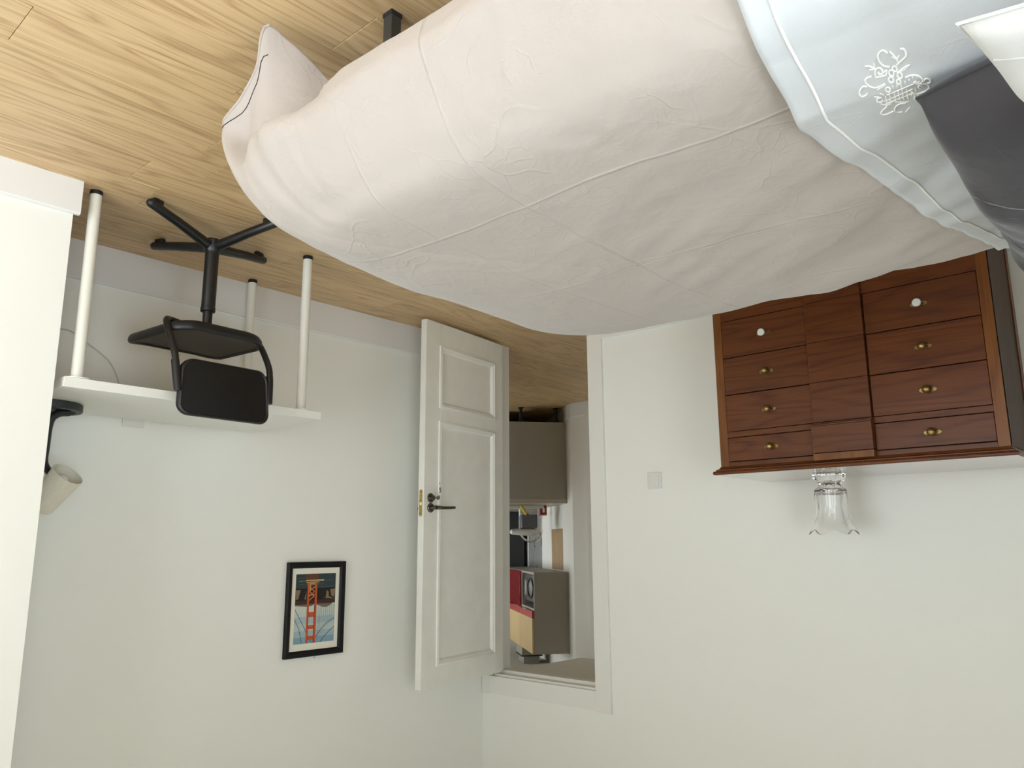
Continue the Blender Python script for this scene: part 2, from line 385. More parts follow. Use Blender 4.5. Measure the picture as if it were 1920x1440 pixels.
def window_frame(name, label, plane, a0, a1, z0, z1, d):
    b = MB(); t = .06
    segs = [(a0, a0 + t, z0, z1), (a1 - t, a1, z0, z1), (a0, a1, z0, z0 + t), (a0, a1, z1 - t, z1), ((a0 + a1) / 2 - .03, (a0 + a1) / 2 + .03, z0, z1)]
    for p, q, r_, s_ in segs:
        if plane == 'x': b.box(d, d + .05, p, q, r_, s_)
        else: b.box(p, q, d - .05, d, r_, s_)
    struct(b.build(name, M['trim'], None, .003), label)
window_frame('window_1', 'white window frame in the right wall', 'x', WR[0], WR[1], WR[2], WR[3], XR + .12)
window_frame('window_2', 'white window frame in the front wall', 'y', WF[0], WF[1], WF[2], WF[3], YF - .12)

struct(MB().box(-14, 16, -16, 14, -.6, -.5).build('ground', plain('ground_grey', (.22, .22, .20), .95), None, 0, smooth=0), 'unseen plain ground added outside the windows to cut light from below')  # unseen plane, added to dim the daylight from below the horizon
# skirting
def skirting(name, label, pts, h, t, base=0.):
    """extruded board with a chamfered top edge; pts run with the room on the left side of the travel direction"""
    (xa, ya), (xb, yb_) = pts; dx, dy = xb - xa, yb_ - ya; l = math.hypot(dx, dy); nx, ny = -dy / l, dx / l
    prof = [(0, base), (t, base), (t, h - .006), (t - .006, h), (0, h)]
    b = MB(); n = len(prof); vs = []
    for (px, py) in pts: vs += [(px + nx * o, py + ny * o, z) for o, z in prof]
    b.add(vs, [tuple(range(n)), tuple(range(n, 2 * n))[::-1]] + [(i, n + i, n + (i + 1) % n, (i + 1) % n) for i in range(n)])
    struct(b.build(name, M['skirt'], None, 0, smooth=0), label)
skirting('baseboard_back', 'pale skirting board along the desk wall', ((-.888, YB), (XL, YB)), .168, .018)
skirting('baseboard_column', 'pale skirting board on the projecting wall', ((XR, 2.875), (-.906, 2.875)), .124, .018)
skirting('baseboard_left', 'pale skirting board between dresser and doorway', ((XL, 2.525), (XL, YF)), .126, .016)

# door casing and jambs
casing = MB().box(XL, XL + .016, DY0 - .095, DY0 + .003, 0, DZ + .106).build('trim_1', M['trim'], None, .0015); struct(casing, 'white door casing board on the light switch side')
casing = MB().box(XL, XL + .015, DY0 + .003, DY1 + .02, DZ, DZ + .097).build('trim_2', M['trim'], None, .0015); struct(casing, 'white door casing board over the doorway')
casing = MB().box(XL, XL + .016, DY1 + .02, YB - .004, 0, DZ + .103).build('trim_3', M['trim'], None, .0015); struct(casing, 'white door casing board in the wall corner behind the door')
b = MB()
b.box(XL - WT - .002, XL - .001, DY0, DY0 + .012, 0, DZ); b.box(XL - WT - .002, XL - .001, DY1 - .012, DY1, 0, DZ); b.box(XL - WT - .002, XL - .001, DY0, DY1, DZ - .012, DZ)
b.box(XL - .10, XL - .05, DY0 + .012, DY0 + .026, 0, DZ - .012); b.box(XL - .10, XL - .05, DY1 - .018, DY1 - .012, 0, DZ - .012); b.box(XL - .10, XL - .05, DY0, DY1, DZ - .030, DZ - .012)
struct(b.build('trim_4', M['trim'], None, .0015), 'white door lining with a stop bead inside the doorway')

# the open door
dang = math.atan2(3.209 - 3.312, -2.853 + 3.578)
dr = thing('door_1', 'open white panelled bedroom door with lever handle and lock', None, (-3.578, 3.312, 0), dang, kind='structure')
DW, DT, DZ0, DZ1 = .745, .040, .022, 2.003
def dbox(name, x0, x1, z0, z1, y0=0., y1=DT, mat='door', bev=.003): return box(name, M[mat], dr, x0, x1, y0, y1, z0, z1, bev)
PX0, PX1 = .094, .615
dbox('stile', 0, PX0, DZ0, DZ1); dbox('stile', PX1, DW, DZ0, DZ1)
dbox('rail', PX0, PX1, DZ0, .165, bev=.0006); dbox('rail', PX0, PX1, .505, .600, bev=.0006); dbox('rail', PX0, PX1, 1.888, DZ1, bev=.0006)
for z0, z1 in ((.165, .505), (.600, 1.888)):
    dbox('panel', PX0, PX1, z0, z1, .010, DT - .010, bev=0)
    # stepped picture-frame moulding round the panel, standing proud of the leaf
    prof = [(-.012, 0.0), (-.010, -.007), (.002, -.010), (.010, -.004), (.014, -.004), (.022, .004), (.026, .010)]
    P = []
    for (sx, sz) in ((0, 0), (1, 0), (1, 1), (0, 1)):
        P.append([((PX1 - o) if sx else (PX0 + o), y, (z1 - o) if sz else (z0 + o)) for o, y in prof])
    MB().grid(P, closed_u=True).build('molding', M['door'], dr, 0, smooth=30)
hz, lz, hx = 1.073, 1.020, .690
def lever(side):
    s = -1 if side == 0 else 1; y = 0 if side == 0 else DT
    b = MB().lathe([(.0255, 0), (.0255, .005), (.022, .009), (.012, .010), (.0105, .030), (.0105, .046)], 28, (hx, y, hz), axis=(0, s, 0))
    hd = b.build('handle_rose', M['steel'], dr, 0)
    MB().tube([(hx, y + s * .046, hz), (hx - .012, y + s * .052, hz), (hx - .035, y + s * .054, hz), (hx - .10, y + s * .053, hz - .002), (hx - .150, y + s * .050, hz - .005)],
              [.0105, .0098, .0085, .0080, .0075], 16).build('lever', M['steel'], hd, 0)
    return hd
lever(0); lever(1)
lk = MB().lathe([(.0255, 0), (.0255, .006), (.020, .010), (.0145, .010), (.0135, .024), (.010, .026)], 28, (hx, 0, lz), axis=(0, -1, 0)).build('lock_cylinder', M['steel'], dr, 0)
MB().box(hx - .0015, hx + .0015, -.047, -.024, lz - .004, lz + .004).build('key_blade', M['steel'], lk, .0005)
MB().lathe([(.011, -.0012), (.012, 0), (.011, .0012)], 18, (hx, -.055, lz), axis=(1, 0, 0)).build('key_bow', M['steel'], lk, 0)
MB().tube([(hx - .004 + .013 * math.cos(t), -.057 - .004 * math.sin(t), lz - .014 + .014 * math.sin(t)) for t in np.linspace(0, 2 * math.pi, 20)[:-1]], .0011, 6, closed=True).build('key_ring', M['chrome'], lk, 0)
b = MB().box(hx - .020, hx - .004, -.058, -.0555, lz - .055, lz - .028); b.box(hx - .012, hx - .006, -.0577, -.0558, lz - .085, lz - .054)
b.build('spare_key', M['chrome'], lk, .0008)
pl_ = [(DT / 2 + .010 * math.cos(t), .062 + (.010 * math.sin(t))) for t in np.linspace(0, math.pi, 9)] + [(DT / 2 + .010 * math.cos(t), -.062 + .010 * math.sin(t)) for t in np.linspace(math.pi, 2 * math.pi, 9)]
b = MB(); n = len(pl_); zc = 1.048
b.add([(DW - .001, y, zc + z) for y, z in pl_] + [(DW + .002, y, zc + z) for y, z in pl_], [tuple(range(n)), tuple(range(n, 2 * n))] + [(i, (i + 1) % n, n + (i + 1) % n, n + i) for i in range(n)])
sp = b.build('strike_plate', M['brass'], dr, 0, smooth=20)
MB().box(DW, DW + .009, DT / 2 - .004, DT / 2 + .008, zc - .006, zc + .012).build('latch_bolt', M['chrome'], sp, .001)
for z in (-.058, .058): MB().lathe([(.0035, 0), (.003, .0012)], 12, (DW + .002, DT / 2, zc + z), axis=(1, 0, 0)).build('screw', M['steel'], sp, 0)

# ------------------------------------------------------------------ kitchen beyond the doorway
def kwall(name, label, p, q, z0, z1, t, mat='hall'):
    """vertical slab from p to q, thickness t to the right of travel"""
    (xa, ya), (xb, yb_) = p, q; l = math.hypot(xb - xa, yb_ - ya); nx, ny = (yb_ - ya) / l * t, -(xb - xa) / l * t
    return struct(MB().prism([(xa, ya), (xb, yb_), (xb + nx, yb_ + ny), (xa + nx, ya + ny)], z0, z1).build(name, M[mat], None, 0, smooth=0), label)
KB, KAx = -1.80, 10.2
c0 = (-5.68, 4.40); c0b = K(KB, 7.0); far0 = K(KB, KAx); far1 = K(1.6, KAx)
kwall('wall_kitchen_side', 'kitchen wall behind the cabinets', far0, c0, 0, 2.55, .12)
kwall('wall_hall_left', 'taupe hallway wall turning into the kitchen', c0, (-5.68, 1.9), 0, 2.55, .12)
kwall('wall_hall_end', 'hallway end wall, hidden by the door casing', (-5.80, 1.9), (XL - WT, 1.9), 0, 2.55, .12)
kwall('wall_kitchen_end', 'far kitchen wall, hidden behind the door', far1, far0, 0, 2.55, .12)
wx0, wx1 = far1, (XL - WT, 5.6)
dvec = Vector((wx1[0] - wx0[0], wx1[1] - wx0[1], 0)); wl = dvec.length; du = dvec / wl
pt_ = lambda t: (wx0[0] + du.x * t, wx0[1] + du.y * t)
kwall('wall_kitchen_window_low', 'kitchen wall under its window, hidden behind the door', wx1, wx0, 0, 1.2, .12)
kwall('wall_kitchen_window_high', 'kitchen wall above its window, hidden behind the door', wx1, wx0, 2.3, 2.55, .12)
kwall('wall_kitchen_window_near', 'kitchen wall beside its window, hidden behind the door', wx1, pt_(wl - .5), 1.2, 2.3, .12)
kwall('wall_kitchen_window_far', 'kitchen wall at the far side of its window, hidden', pt_(.5), wx0, 1.2, 2.3, .12)
kwall('wall_kitchen_back', 'kitchen wall on the other side of the bedroom', (XL - WT, YB + .1), wx1, 0, 2.55, .12)
mid = pt_(wl / 2); kinw = Vector((-du.y, du.x, 0));
if kinw.dot(Vector((-5, 5, 0)) - Vector((mid[0], mid[1], 0))) < 0: kinw = -kinw
portal((mid[0] - kinw.x * .05, mid[1] - kinw.y * .05, 1.75), kinw, wl - 1.0, 1.1)
struct(MB().prism([(-8.4, 1.7), (XL - WT, 1.7), (XL - WT, 9.2), (-8.4, 9.2)], 2.43, 2.55).build('ceiling_kitchen', M['hall'], None, 0, smooth=0), 'kitchen ceiling seen through the doorway')
struct(MB().box(-5.68, XL - WT, 1.9, 4.34, 2.232, 2.43).build('ceiling_hall', M['hall'], None, 0, smooth=0), 'lowered hallway ceiling just behind the doorway')
def kskirt(name, label, p, q):
    (xa, ya), (xb, yb_) = p, q; skirting(name, label, (p, q), .128, .016)
kskirt('baseboard_hall', 'pale skirting board along the hallway wall', (-5.68, 4.25), (-5.68, 4.416)) if False else None
skirting('baseboard_hall', 'pale skirting board along the hallway wall', (c0, (-5.68, 4.225)), .128, .016)
skirting('baseboard_kitchen', 'pale skirting board running behind the base cabinet', (K(KB, 7.45), (c0[0] + .011, c0[1] - .004)), .128, .016)
struct(MB().box(-5.68, -5.655, 4.10, 4.225, 0, 2.05).build('trim_5', M['hall'], None, .002), 'door casing strip on the hallway wall')
def kthing(name, label, cat, b_, a_, z_=0., group=None):
    x, y = K(b_, a_); return thing(name, label, cat, (x, y, z_), KA, group)
# in kitchen things: local x = towards the cabinet fronts, local y = away from the viewer
t = kthing('base_cabinet', 'grey base cabinet on black feet with its side panel showing', 'cabinet', KB, 7.17)
box('side_panel', M['grey'], t, .012, .585, 0, .018, .144, .861, .001)
box('carcass', M['grey'], t, .012, .565, .018, 1.9, .150, .861, 0)
for k in range(3): box('door', M['grey'], t, .567, .585, .022 + k * .62, .63 + k * .62, .15, .855, .001)
for a in (.055, .95, 1.85):
    for x in (.10, .44): MB().lathe([(.028, 0), (.028, .008), (.016, .012), (.016, .12), (.03, .128), (.03, .144)], 16, (x, a, 0)).build('foot', M['black'], t, 0)
box('plinth_board', M['black'], t, .52, .535, .30, 1.9, .01, .14, 0)
wt_ = kthing('worktop', 'pale beige kitchen worktop with a slab edge on the grey cabinet', 'worktop', KB, 7.165, .861)
box('slab', M['worktop'], wt_, .004, .615, 0, 1.92, 0, .040, .0015)
sk = kthing('kitchen_sink', 'stainless steel inset sink in the kitchen worktop', 'sink', KB + .16, 7.42, .901)
b = MB().box(0, .42, 0, .62, 0, .006); b.build('rim', M['chrome'], sk, .002)
b = MB(); b.box(.03, .39, .05, .57, .0062, .0075); b.build('basin', M['steel'], sk, 0)
# faucet
fc = kthing('kitchen_faucet', 'chrome gooseneck faucet arching over the sink', 'faucet', KB + .118, 7.86, .9012)
MB().lathe([(.026, 0), (.026, .02), (.018, .03), (.016, .10)], 20).build('base', M['chrome'], fc, 0)
arc = [(0, 0, .08), (0, 0, .24)] + [(.105 - .105 * math.cos(t_), 0, .26 + .085 * math.sin(t_)) for t_ in np.linspace(0, math.pi, 14)] + [(.21, 0, .20)]
MB().tube(arc, .0095, 12).build('spout', M['chrome'], fc, 0)
MB().tube([(0, .016, .07), (0, .05, .085), (0, .09, .11)], [.008, .007, .006], 10).build('lever', M['chrome'], fc, 0)
# backsplash tiles
sp1 = struct(MB().prism([K(KB, 7.172), K(KB + .012, 7.172), K(KB + .012, 7.80), K(KB, 7.80)], .902, 1.126).build('trim_6', M['marble'], None, .001), 'low white marble upstand above the near worktop end')
sp2 = struct(MB().prism([K(KB, 7.80), K(KB + .012, 7.80), K(KB + .012, 9.06), K(KB, 9.06)], .902, 1.53).build('trim_7', M['marble'], None, .001), 'tall white marble backsplash behind the faucet')
struct(MB().prism([K(KB, 9.062), K(KB + .016, 9.062), K(KB + .016, 9.085), K(KB, 9.085)], .902, 1.56).build('trim_8', M['whitep'], None, .001), 'white edge strip ending the marble backsplash')
bd = kthing('wooden_board', 'narrow oak board fixed on the wall above the low marble upstand', 'board', KB, 7.37, 1.127)
box('panel', M['oakk'], bd, .001, .022, 0, .46, 0, .385, .002)
# tall dark unit
fr = kthing('tall_fridge', 'dark graphite tall fridge at the end of the kitchen worktop', 'fridge', KB + .03, 9.12)
box('body', M['fridge'], fr, 0.02, .66, .03, .66, .02, 2.0, .004)
box('door', M['fridge'], fr, .665, .70, .03, .66, .75, 1.99, .006); box('door', M['fridge'], fr, .665, .70, .03, .66, .04, .74, .006)
box('handle', M['chrome'], fr, .705, .72, .06, .08, .9, 1.4, .004)
# wall cabinets (three bays)
def bay(a0, wdt, label, open_, grp='wall cabinets over the kitchen worktop'):
    t = kthing('wall_cabinet', label, 'cabinet', KB, a0, 0, grp); z0, z1 = 1.522, 2.232; d = .340; zs = 1.862
    box('side_panel', M['taupe'], t, .003, d, 0, .017, z0, z1, .001); box('side_panel', M['taupe'], t, .003, d, wdt - .017, wdt - .001, z0, z1, .001)
    box('bottom_panel', M['taupe'], t, .003, d, .017, wdt - .017, z0, z0 + .017, 0); box('top_panel', M['taupe'], t, .003, d, .017, wdt - .017, z1 - .017, z1, 0)
    box('shelf', M['taupe'], t, .003, d, .017, wdt - .017, zs - .022, zs - .004, 0); box('back_panel', M['taupe'], t, .003, .012, .017, wdt - .017, z0 + .017, z1 - .017, 0)
    dd = box('door', M['golddoor'], t, d + .002, d + .020, .003, wdt - .003, zs + .062, z1 - .004, .001)
    rl_ = box('door_rail', M['red2'], t, d + .002, d + .020, .003, wdt - .003, zs - .002, zs + .061, .001)
    MB().box(d + .020, d + .045, wdt * .35, wdt * .72, zs - .006, zs + .001).build('pull', M['chrome'], rl_, .001)
    if not open_:
        box('glass_door', M['red'], t, d + .002, d + .018, .003, wdt - .003, z0 + .003, zs - .006, .001)
    return t
bay(7.172, .605, 'wall cabinet with oak door over an open microwave niche', True)
bay(7.779, .66, 'wall cabinet with oak door above a red glass door', False)
bay(8.441, .60, 'wall cabinet farthest along the kitchen, mostly hidden by the bedroom door', False)
mw = kthing('microwave', 'small silver and black microwave in the open cabinet niche', 'microwave', KB + .02, 7.20, 1.541)
box('body', M['whitep'], mw, 0, .285, .01, .55, .004, .255, .006)
box('door', M['steel'], mw, .286, .305, .01, .42, .01, .25, .003); box('control_panel', M['black'], mw, .286, .304, .425, .55, .01, .25, .002)
MB().tube([(.308, .36, .05), (.325, .36, .06), (.325, .36, .20), (.308, .36, .21)], .008, 10).build('handle', M['chrome'], mw, 0)
MB().tube([(.306, .21 + .13 * math.cos(t_), .13 + .085 * math.sin(t_)) for t_ in np.linspace(0, 2 * math.pi, 28)[:-1]], .010, 8, closed=True).build('door_ring', M['black'], mw, 0)
for a in (.05, .5):
    for x in (.04, .26): MB().cyl((x, a, 0), (x, a, .005), .012).build('foot', M['black'], mw, 0)
dk = kthing('extractor_duct', 'short grey steel duct between wall cabinet top and kitchen ceiling', 'duct', KB + .10, 8.0, 2.233)
box('casing', M['taupe'], dk, 0, .20, 0, .30, 0, .115, .002); box('collar', M['black'], dk, -.008, .208, -.008, .308, .115, .125, .001); box('neck', M['taupe'], dk, .02, .18, .02, .28, .125, .196, .001)
# things round the sink
cm = kthing('coffee_machine', 'white coffee machine with grey water tank beside the faucet', 'coffee machine', KB + .22, 7.55, .908)
box('tank', M['tank'], cm, 0, .16, 0, .13, .085, .21, .012, seg=3); box('foot_plate', M['whitep'], cm, -.01, .20, 0, .13, .0, .022, .008); box('back_column', M['whitep'], cm, -.02, .16, .11, .15, .02, .235, .010)
P = []
for x, r_ in ((-.02, .015), (.0, .032), (.06, .040), (.14, .036), (.20, .030), (.245, .026), (.262, .012)): P.append([(x, .075 + r_ * 1.5 * math.cos(t_), .245 + r_ * math.sin(t_)) for t_ in np.linspace(0, 2 * math.pi, 17)[:-1]])
MB().grid(P, closed_v=True).build('head', M['whitep'], cm, 0)
rp = kthing('coffee_packet', 'small red packet with a pale picture beside the grey tank', 'packet', KB + .14, 7.50, .907)
box('pack', M['red'], rp, 0, .065, 0, .04, .0, .095, .003); box('picture_patch', M['mat_'], rp, .022, .042, -.001, .0, .025, .065, 0)
MB().box(0, .065, -.0012, .0, .088, .095).build('top_band', M['brass'], rp, 0)
sg = kthing('yellow_sponge', 'yellow sponge leaning by the sink', 'sponge', KB + .40, 7.40, .93)
MB().box(-.012, .012, -.02, .02, -.02, .075).build('foam', M['yellow'], sg, .003, rot=(0, -.6, 0)); MB().box(-.013, .013, -.021, .021, .076, .086).build('scourer', M['red2'], sg, .002, rot=(0, -.6, 0))
tr = kthing('dish_tray', 'white dish tray on the sink edge under the grey tank', 'tray', KB + .18, 7.435, .9075)
b = MB().box(0, .36, 0, .10, 0, .005); b.box(0, .36, 0, .006, .005, .028); b.box(0, .36, .094, .10, .005, .028); b.box(0, .006, .006, .094, .005, .028); b.box(.354, .36, .006, .094, .005, .028)
b.build('rim', M['whitep'], tr, .002)
# ------------------------------------------------------------------ desk
dx0, dx1, dy0, dy1 = -1.944, -.916, 2.872, 3.446
dk_ = thing('desk', 'white rectangular desk on round white legs against the wall', 'desk', (dx0, dy0, 0))
box('desktop', M['desk'], dk_, 0, dx1 - dx0, 0, dy1 - dy0, .701, .735, .0012)
leg = MB().lathe([(.020, .012), (.0205, .60), (.0205, .701)], 24).build('leg', M['leg'], dk_, 0, loc=(.078, .04, 0))
MB().lathe([(.0195, 0), (.0212, .002), (.0212, .016), (.0205, .0165)], 24).build('foot_cap', M['rubber'], leg, 0)
MB().lathe([(.045, .697), (.045, .7008)], 24).build('mounting_plate', M['leg'], leg, 0)
for x, y in ((dx1 - dx0 - .050, .034), (.078, .512), (dx1 - dx0 - .050, .512)): clone(leg, dk_, (x, y, 0))
MB().box(.0185, .0215, -.010, .004, .60, .66).build('paper_sticker', M['mat_'], [o for o in dk_.children if o.name == 'leg'][0], 0)

# wall socket behind the desk and the cable under it
so = thing('wall_socket', 'white double wall socket peeking above the rear desk edge', 'socket', (-1.393, YB, .725))
box('plate', M['switch'], so, -.046, .046, -.010, 0, -.04, .040, .003); box('insert', M['switch'], so, -.038, .038, -.012, -.0098, -.03, .032, .001)
cb = MB().tube([tuple(p) for p in crom([(-1.02, YB - .006, .40), (-1.072, YB - .005, .392), (-1.12, YB - .005, .398), (-1.189, YB - .005, .44), (-1.231, YB - .005, .465), (-1.276, YB - .005, .502), (-1.316, YB - .005, .579), (-1.33, YB - .005, .688)], 50)], .0028, 8).build('power_cable', M['cable'], None, 0)
tag(cb, 'thin pale cable hanging in a curve on the wall under the desk', 'cable')

# ------------------------------------------------------------------ chair
CH = (-1.425, 2.92)
ch = thing('swivel_chair', 'black swivel chair on a four-armed star base at the desk', 'chair', (CH[0], CH[1], 0), 0)
for i, (tx, ty) in enumerate(((.317, -.124), (.112, .312), (-.305, .122), (-.110, -.298))):
    l = math.hypot(tx, ty); ux, uy = tx / l, ty / l
    path = [(ux * .012, uy * .012, .078), (ux * .05, uy * .05, .074), (ux * l * .6, uy * l * .6, .045), (ux * (l - .012), uy * (l - .012), .026), (ux * (l - .003), uy * (l - .003), .0255), (ux * (l + .004), uy * (l + .004), .0252)]
    a = MB().tube(path, [.021, .021, .0185, .0175, .014, .006], 16).build('base_arm', M['blackm'], ch, 0)
    b = MB(); q = Vector((ux, uy, 0)); c = q * (l - .045); s = Vector((-uy, ux, 0))
    pts = [c - q * .020 + s * .010, c + q * .024 + s * .010, c + q * .024 - s * .010, c - q * .020 - s * .010]
    b.prism([(p.x, p.y) for p in pts], 0, .026).build('glide', M['rubber'], a, .004)
MB().lathe([(.030, .050), (.036, .058), (.036, .090), (.030, .104), (.0285, .106)], 28).build('hub', M['blackm'], ch, 0)
MB().lathe([(.0270, .10), (.0270, .335), (.0285, .337), (.0285, .352), (.026, .354)], 28).build('post', M['blackm'], ch, 0)
MB().lathe([(.0185, .350), (.0185, .420)], 24).build('gas_spring', M['black'], ch, 0)
crz = math.radians(-3)
upm = Matrix.Rotation(crz, 4, 'Z')
def cseat(P): return [tuple(upm @ Vector(p)) for p in P]
def rrect(hx, hy, r, n=8):
    out = []
    for cx, cy, a0 in ((hx - r, hy - r, 0), (-hx + r, hy - r, 90), (-hx + r, -hy + r, 180), (hx - r, -hy + r, 270)):
        for k in range(n): t = math.radians(a0 + 90 * k / (n - 1)); out.append((cx + r * math.cos(t), cy + r * math.sin(t)))
    return out
# seat: dished pad with thick rim and waterfall front; centre offset towards the desk
SX, SY, SC = .200, .222, .075
def seat_pt(x, y, z):
    u, v = x / SX, (y) / SY
    return (x, y + SC, z + .016 + .012 * u * u - .016 * max(0, v) ** 2 - .004 * (1 - u * u))
rings = []
for f, z in ((.2, .452), (.5, .4525), (.78, .453), (.90, .4535)):
    rings.append(cseat([seat_pt(x * f, y * f, z) for x, y in rrect(SX, SY, .085)]))
b = MB(); b.grid(rings, closed_v=True); b.f.append(tuple(range(32))); b.mi.append(0)
b.build('seat', M['seat'], ch, 0, smooth=60)
b = MB(); R2 = []
for f, z in ((.90, .4535), (.93, .459), (.965, .461), (.99, .456), (1.0, .446), (.99, .434), (.96, .424), (.88, .418), (.4, .412), (.1, .410)):
    R2.append(cseat([seat_pt(x * f, y * f, z) for x, y in rrect(SX, SY, .085)]))
b.grid(R2, closed_v=True); b.f.append(tuple(9 * 32 + k for k in range(32))[::-1]); b.mi.append(0)
b.build('seat_rim', M['black'], ch, 0, smooth=60)
MB().prism([tuple(upm @ Vector((x, y, 0)))[:2] for x, y in ((-.05, -.03), (.05, -.03), (.05, .10), (-.05, .10))], .416, .432).build('mechanism', M['black'], ch, .004)
# back frame: bent tubes from under the seat up both sides of the backrest
BY = -.168
for s in (1, -1):
    pth = crom([(.006 + s * .10, .0, .424), (.006 + s * .155, -.02, .424), (.006 + s * .183, -.050, .436), (.006 + s * .195, -.085, .470), (.006 + s * .198, -.125, .525), (.006 + s * .197, BY + .008, .585), (.006 + s * .193, BY - .004, .65), (.006 + s * .187, BY - .014, .715)], 40)
    MB().tube(cseat(pth), .0125, 14).build('back_tube', M['blackm'], ch, 0)
    pth = crom([(.006 + s * .1958, BY + .004, .61), (.006 + s * .1935, BY - .003, .645), (.006 + s * .187, BY - .014, .715), (.006 + s * .1865, BY - .0145, .72)], 12)
    MB().tube(cseat(pth), .0145, 14).build('tube_sleeve', M['black'], ch, 0)
# backrest: curved pad with a rim, corners rounded, slightly reclined
HX, HZ, ZC_ = .186, .106, .700
def back_pt(x, z, d):
    u = x / HX
    return (.006 + x * (1 - .05 * max(0, -z / HZ)), BY - .005 - .020 * (1 - u * u) - .15 * z * .5 + d, ZC_ + z + .006 * u * u)
def back_ring(f, d): return cseat([back_pt(x * f, z * f, d) for x, z in rrect(HX, HZ, .045)])
b = MB(); b.grid([back_ring(f, d) for f, d in ((.10, -.010), (.45, -.0102), (.80, -.0105), (.93, -.0108))], closed_v=True); b.f.append(tuple(range(32))); b.mi.append(0)
b.build('backrest', M['pad'], ch, 0, smooth=60)
b = MB(); b.grid([back_ring(f, d) for f, d in ((.93, -.0108), (.955, -.0155), (.985, -.014), (1.0, -.006), (1.0, .004), (.98, .012), (.9, .015), (.4, .018), (.1, .019))], closed_v=True); b.f.append(tuple(8 * 32 + k for k in range(32))[::-1]); b.mi.append(0)
b.build('backrest_rim', M['black'], ch, 0, smooth=60)

# ------------------------------------------------------------------ desk lamp
lp = thing('desk_lamp', 'grey desk lamp with a ribbed cream shade half hidden by the wall edge', 'lamp', (-.999, 3.27, .735))
MB().lathe([(.112, 0), (.117, .003), (.118, .027), (.115, .030), (.096, .030), (.088, .022), (.02, .020), (.005, .020)], 44).build('base', M['lampg'], lp, 0)
pa = crom([(-.075, 0, .027), (-.040, 0, .034), (-.014, 0, .055), (-.006, 0, .09), (-.006, 0, .17), (-.010, .010, .215), (-.030, .030, .245), (-.058, .045, .268)], 40)
Pq = []
for i, p in enumerate(pa):
    a = pa[max(0, i - 1)]; c = pa[min(39, i + 1)]; tg = (c - a) / np.linalg.norm(c - a); nn_ = np.array([-tg[2], 0, tg[0]]); wd = .014 + .004 * max(0, 1 - abs(i - 14) / 10); dp = .022
    Pq.append([p + nn_ * wd * math.cos(t_) + np.array([0, 1, 0]) * dp * math.sin(t_) for t_ in np.linspace(0, 2 * math.pi, 17)[:-1]])
MB().grid(Pq, closed_v=True).build('arm', M['lampg'], lp, 0, smooth=60)
D_ = Vector((-.33, -.58, -.75)).normalized(); oc = Vector((-1.070, 3.20, 1.002)) - lp.location
n = 120; prof = [(.0, -.165, 0), (.036, -.165, 0), (.043, -.160, 0), (.045, -.152, 1), (.058, 0, 1), (.0555, 0, 0), (.043, -.150, 0), (.0, -.155, 0)]
q = D_.to_track_quat('Z', 'Y'); P = []
for r_, z_, rib in prof:
    P.append([tuple(oc + q @ Vector(((r_ + (.0008 * math.cos(54 * t_) if rib else 0)) * math.cos(t_), (r_ + (.0008 * math.cos(54 * t_) if rib else 0)) * math.sin(t_), z_))) for t_ in np.linspace(0, 2 * math.pi, 325)[:-1]])
sh = MB().grid(P, closed_v=True).build('lamp_shade', M['shade'], lp, 0, smooth=60, label='cream ribbed shade')
MB().lathe([(.014, -.15), (.014, -.11), (.022, -.085), (.028, -.055), (.025, -.032), (.014, -.018), (.003, -.014)], 24, tuple(oc), axis=tuple(D_)).build('light_bulb', M['bulb'], lp, 0)

# ------------------------------------------------------------------ framed picture
px0, px1, pz0, pz1 = -2.522, -2.184, 1.350, 1.802
pw, ph = px1 - px0, pz1 - pz0
pf = thing('framed_picture', 'black framed picture of a red suspension bridge on the wall above the desk', 'picture', (px0, YB, pz0))
fw = .030; P = []
prof = [(0, -.002), (0, -.022), (.004, -.025), (.022, -.020), (.030, -.012), (.030, -.004)]
for sx, sz in ((0, 0), (1, 0), (1, 1), (0, 1)): P.append([((pw - o) if sx else o, y, (ph - o) if sz else o) for o, y in prof])
MB().grid(P, closed_u=True).build('frame', M['frame'], pf, 0, smooth=25)
box('backing', M['frame'], pf, .004, pw - .004, -.006, -.001, .004, ph - .004, 0)
ix0, ix1, iz0, iz1 = .052, pw - .052, .058, ph - .062
P = []
for sx, sz in ((0, 0), (1, 0), (1, 1), (0, 1)): P.append([((pw - .028) if sx else .028, -.009, (ph - .028) if sz else .028), (ix1 if sx else ix0, -.009, iz1 if sz else iz0), (ix1 + .001 if sx else ix0 - .001, -.0075, iz1 + .001 if sz else iz0 - .001)])
MB().grid(P, closed_u=True).build('mount', M['mat_'], pf, 0, smooth=0)
# the print: flat colour areas, x to the right and z up, 0..1 over the print
pc = {}
def pcol(c):
    m, nt, b = new_mat('print_ink'); b.inputs['Base Color'].default_value = rgba(c); b.inputs['Roughness'].default_value = .55; b.inputs['Specular IOR Level'].default_value = .25
    return m
pmats = []; pb = MB(); lay = [0]
def ink(c, polys):
    pmats.append(pcol(c)); pb.m = len(pmats) - 1; lay[0] += 1; y = -.0072 - .00006 * lay[0]
    for pi, pl in enumerate(polys):
        pts = [(ix0 + u * (ix1 - ix0), y - .000002 * pi, iz0 + v * (iz1 - iz0)) for u, v in pl]
        pb.add(pts, [tuple(range(len(pts)))])
rect = lambda u0, u1, v0, v1: [(u0, v0), (u1, v0), (u1, v1), (u0, v1)]
def strip(pts, w_):
    out = []
    for (ua, va), (ub, vb) in zip(pts[:-1], pts[1:]):
        l = math.hypot(ub - ua, (vb - va) * 1.9); nx, nz_ = -(vb - va) * 1.9 / l * w_, (ub - ua) / l * w_ / 1.9
        out.append([(ua - nx, va - nz_), (ub - nx, vb - nz_), (ub + nx, vb + nz_), (ua + nx, va + nz_)])
    return out
